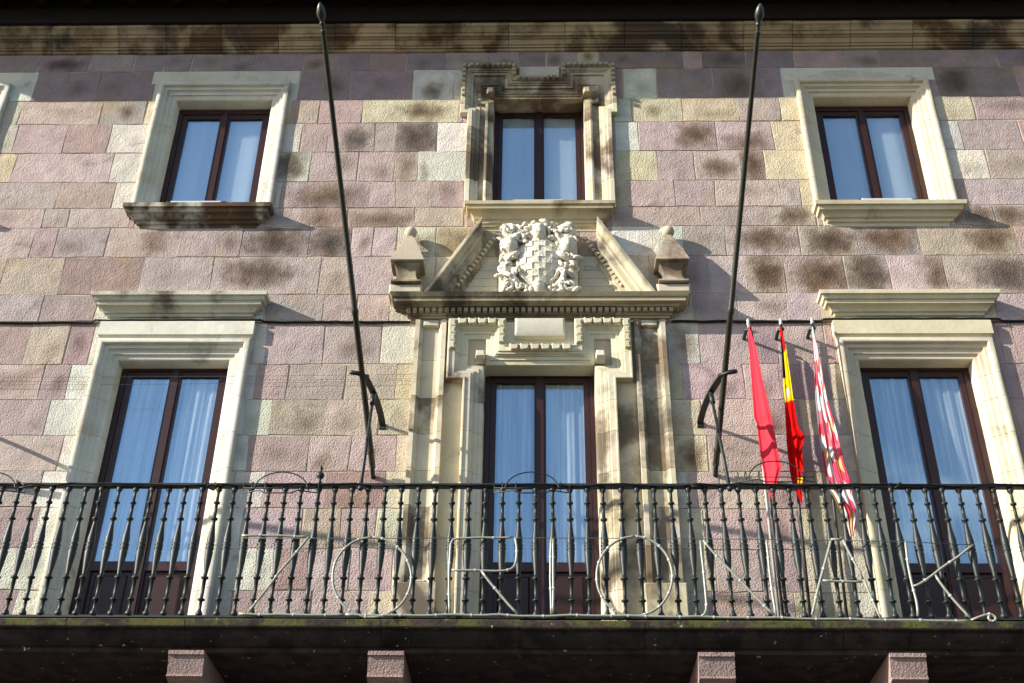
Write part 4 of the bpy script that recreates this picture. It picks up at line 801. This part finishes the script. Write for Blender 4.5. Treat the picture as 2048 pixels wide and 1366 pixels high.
# ------------------------------------------------------------------ rope-light letters on the railing
LP = RP+.045
def rope(name, strokes, label, r=.0105, sub=10):
    random.seed(len(label)); pts0 = [W(*strokes[0][0], LP)]; e = empty(name, (pts0[0][0], -LP, pts0[0][1])); tag(e, label, 'light letter' if 'letter' in label else 'rope light', 'rope light letters tied to the railing'); bpy.context.view_layer.update()
    ties = MB()
    for s_ in strokes:
        P = [Vector((W(*q, LP)[0], -LP, W(*q, LP)[1])) for q in s_]; pts = []
        for i in range(len(P)-1):
            n_ = max(2, int((P[i+1]-P[i]).length/.05))
            for k in range(n_):
                t = k/n_; q = P[i].lerp(P[i+1], t); pts.append(q+Vector((random.uniform(-.002,.002), random.uniform(-.003,.003), random.uniform(-.002,.002)-.006*math.sin(math.pi*t))))
        pts.append(P[-1]); sm = [pts[0]]+[(pts[i-1]+pts[i]*2+pts[i+1])/4 for i in range(1, len(pts)-1)]+[pts[-1]]
        child(MB().tube(sm, r, 8), 'light_hose', 'rope', e)
        for q in range(3, len(sm)-1, 5): d = (sm[q+1]-sm[q-1]).normalized(); ties.tube([sm[q]-d*.007, sm[q]+d*.007], r*1.3, 8)
    child(ties, 'hose_clips', 'whitebar', e, False)['kind'] = 'stuff'
    return e
def ell(cx_, cy_, rx, ry, n=36): return [(cx_+rx*math.cos(a), cy_+ry*math.sin(a)) for a in [R(-90)+k*2*math.pi/n for k in range(n+1)]]
rope('light_letter', [[(483,1071),(520,1070),(560,1071),(618,1073)],[(618,1073),(560,1143),(497,1224)],[(478,1227),(560,1229),(690,1229)]], 'rope light letter Z, leftmost of the word on the railing')
rope('light_letter', [ell(744,1154,79,80)], 'round rope light letter O between the letters Z and R')
rope('light_letter', [[(899,1226),(898,1150),(902,1076),(960,1075),(1026,1074)],[(1030,1076),(1034,1090),(1033,1125),(1025,1138),(1005,1142),(950,1140),(903,1140)],[(963,1142),(998,1186),(1036,1228)]], 'rope light letter R in front of the central balcony door')
rope('light_letter', [[(1102,1076),(1101,1150),(1103,1228)],[(1106,1078),(1107,1150),(1106,1226)]], 'rope light letter I in front of the central balcony door')
rope('light_letter', [ell(1269,1152,76,80)], 'round rope light letter O between the letters I and N')
rope('light_letter', [[(1404,1232),(1414,1222),(1410,1170),(1401,1082)],[(1406,1081),(1470,1150),(1548,1230)],[(1533,1080),(1540,1150),(1552,1232)]], 'rope light letter N left of the upright flagpoles')
rope('light_letter', [[(1624,1230),(1640,1160),(1662,1080)],[(1662,1078),(1686,1078)],[(1686,1080),(1712,1130),(1726,1158)],[(1645,1161),(1724,1163)],[(1728,1160),(1745,1200),(1762,1238)]], 'rope light letter A below the patched flag')
rope('light_letter', [[(1811,1083),(1816,1130),(1824,1168),(1834,1205),(1836,1232)],[(1826,1172),(1840,1168),(1880,1138),(1946,1090)],[(1869,1148),(1890,1178),(1942,1237)],[(1942,1240),(1970,1228),(1985,1228),(1994,1236),(1985,1244),(1975,1236),(1980,1226)]], 'rope light letter K, rightmost of the word on the railing')
o = rope('rope_light', [[(690,1229),(800,1230),(900,1229),(1000,1229),(1060,1232),(1140,1230),(1250,1231),(1400,1233),(1550,1235),(1700,1238),(1840,1240),(1940,1241)]], 'pale hose of light running along the foot of the railing'); del o['group']
w = MB(); pts = [(W(u, v, LP+.005)[0], -LP-.005, W(u, v, LP+.005)[1]) for u, v in ((480,1076),(700,1077),(900,1076),(1100,1076),(1300,1077),(1560,1079),(1800,1083),(1945,1090))]
tag(w.tube(pts, .0035, 5).build('letter_wire', 'grey_cable', None, True), 'thin wire stretched across the tops of the rope light letters', 'wire')

# ------------------------------------------------------------------ wire hoops on the handrail
def hoop(u, v, label, lift=0.0, rpx=52):
    x, z_ = W(u, v, RP+.06); r = rpx/232.0; e = empty('wire_pot_holder', (x, -RP-.06, z_)); tag(e, label, 'pot holder', 'wire pot holders hooked on the handrail'); bpy.context.view_layer.update()
    child(MB().tube([(x-r*math.cos(a), -RP-.06-.10*math.sin(a)*0, z_-.03+r*.72*math.sin(a)) for a in [k*math.pi/20 for k in range(21)]], .006, 6), 'arch', 'iron', e)
    zb = z_-.06
    child(MB().tube([(x-r*1.4, -RP-.05, z_+.03), (x-r*1.4, -RP-.05, zb), (x-r*.7, -RP-.12, zb-.01), (x-r*.5, -RP-.14, zb-.045), (x+r*.5, -RP-.14, zb-.045), (x+r*.7, -RP-.12, zb-.01), (x+r*1.4, -RP-.05, zb), (x+r*1.4, -RP-.05, z_+.03)], .0055, 6), 'basket_wire', 'iron', e)
    child(MB().tube([(x-r*1.4, -RP-.052, z_-.015), (x+r*1.4, -RP-.052, z_-.015)], .004, 6), 'cross_wire', 'iron', e)
    for q in (-1.1, -.6, 1.05): child(MB().tube([(x+q*r, -RP-.05, z_-.05), (x+q*r, -RP-.05, z_+.04), (x+q*r, -RP-.01, z_+.052), (x+q*r, -RP+.03, z_+.03)], .004, 6), 'hook', 'iron', e)
hoop(-22, 972, 'bent wire hoop on the handrail at the left edge')
hoop(562, 972, 'bent wire hoop on the handrail beside the round finial')
hoop(1064, 972, 'bent wire hoop on the handrail before the central door')
hoop(1552, 950, 'bent wire hoop on the handrail before the flags')

# ------------------------------------------------------------------ lamps bars, cables
def bar(x0, x1, y, z_, label, mat='whitebar', h=.045):
    e = empty('light_bar', ((x0+x1)/2, y, z_)); tag(e, label, 'light bar', 'slim white light bars'); bpy.context.view_layer.update()
    child(MB().cbox(x0+.05, x1-.05, -y-.03, -y+.03, z_+.008, z_+h, .008), 'lamp_body', mat, e, False)
    for a, b in ((x0, x0+.048), (x1-.048, x1)): child(MB().cbox(a, b, -y-.028, -y+.026, z_, z_+h-.004, .006), 'end_bracket', 'iron', e, False)
for (u0, u1, lb) in ((336, 455, 'slim white light bar on the sill of the left upper window'), (1018, 1136, 'slim white light bar on the sill above the coat of arms'), (1712, 1832, 'slim white light bar on the sill of the right upper window')):
    bar(W(u0, 395, .10)[0], W(u1, 395, .10)[0], -.10, 10.214, lb, h=.075)
bar(W(470, 1225, .9)[0], W(692, 1225, .9)[0], -.88, FL, 'long light bar on the balcony floor behind the letter Z', 'whitebar', .05)
bar(W(1505, 1228, .9)[0], W(1738, 1230, .9)[0], -.88, FL, 'long light bar on the balcony floor below the upright flagpoles', 'greybar', .05)
def cable(pts, r, label, mat='black_cable', name='wall_cable'): tag(MB().tube(pts, r, 6).build(name, mat, None, True), label, 'cable')
def sag(x0, x1, y, z_, n=14, j=.006, s_=0): return [(x0+(x1-x0)*i/n, y, z_+random.uniform(-j, j)-s_*math.sin(math.pi*i/n)) for i in range(n+1)]
cable(sag(XL, -4.55, -.022, 8.766)+sag(-4.5, -2.82, -.05, 8.772)+sag(-2.78, -1.30, -.022, 8.766), .011, 'black cable along the string line left of the pediment')
cable(sag(1.34, 2.84, -.022, 8.766)+sag(2.86, 4.6, -.05, 8.772)+sag(4.65, XR, -.022, 8.766), .011, 'black cable along the string line right of the pediment')
cable(sag(XL, -1.2, -.028, 8.13, 20, .0, .03), .0016, 'upper of two thin wires crossing the left balcony door', 'grey_cable', 'thin_wire')
cable(sag(XL, -1.25, -.028, 8.06, 20, .0, .05), .0016, 'lower of two thin wires crossing the left balcony door', 'grey_cable', 'thin_wire')
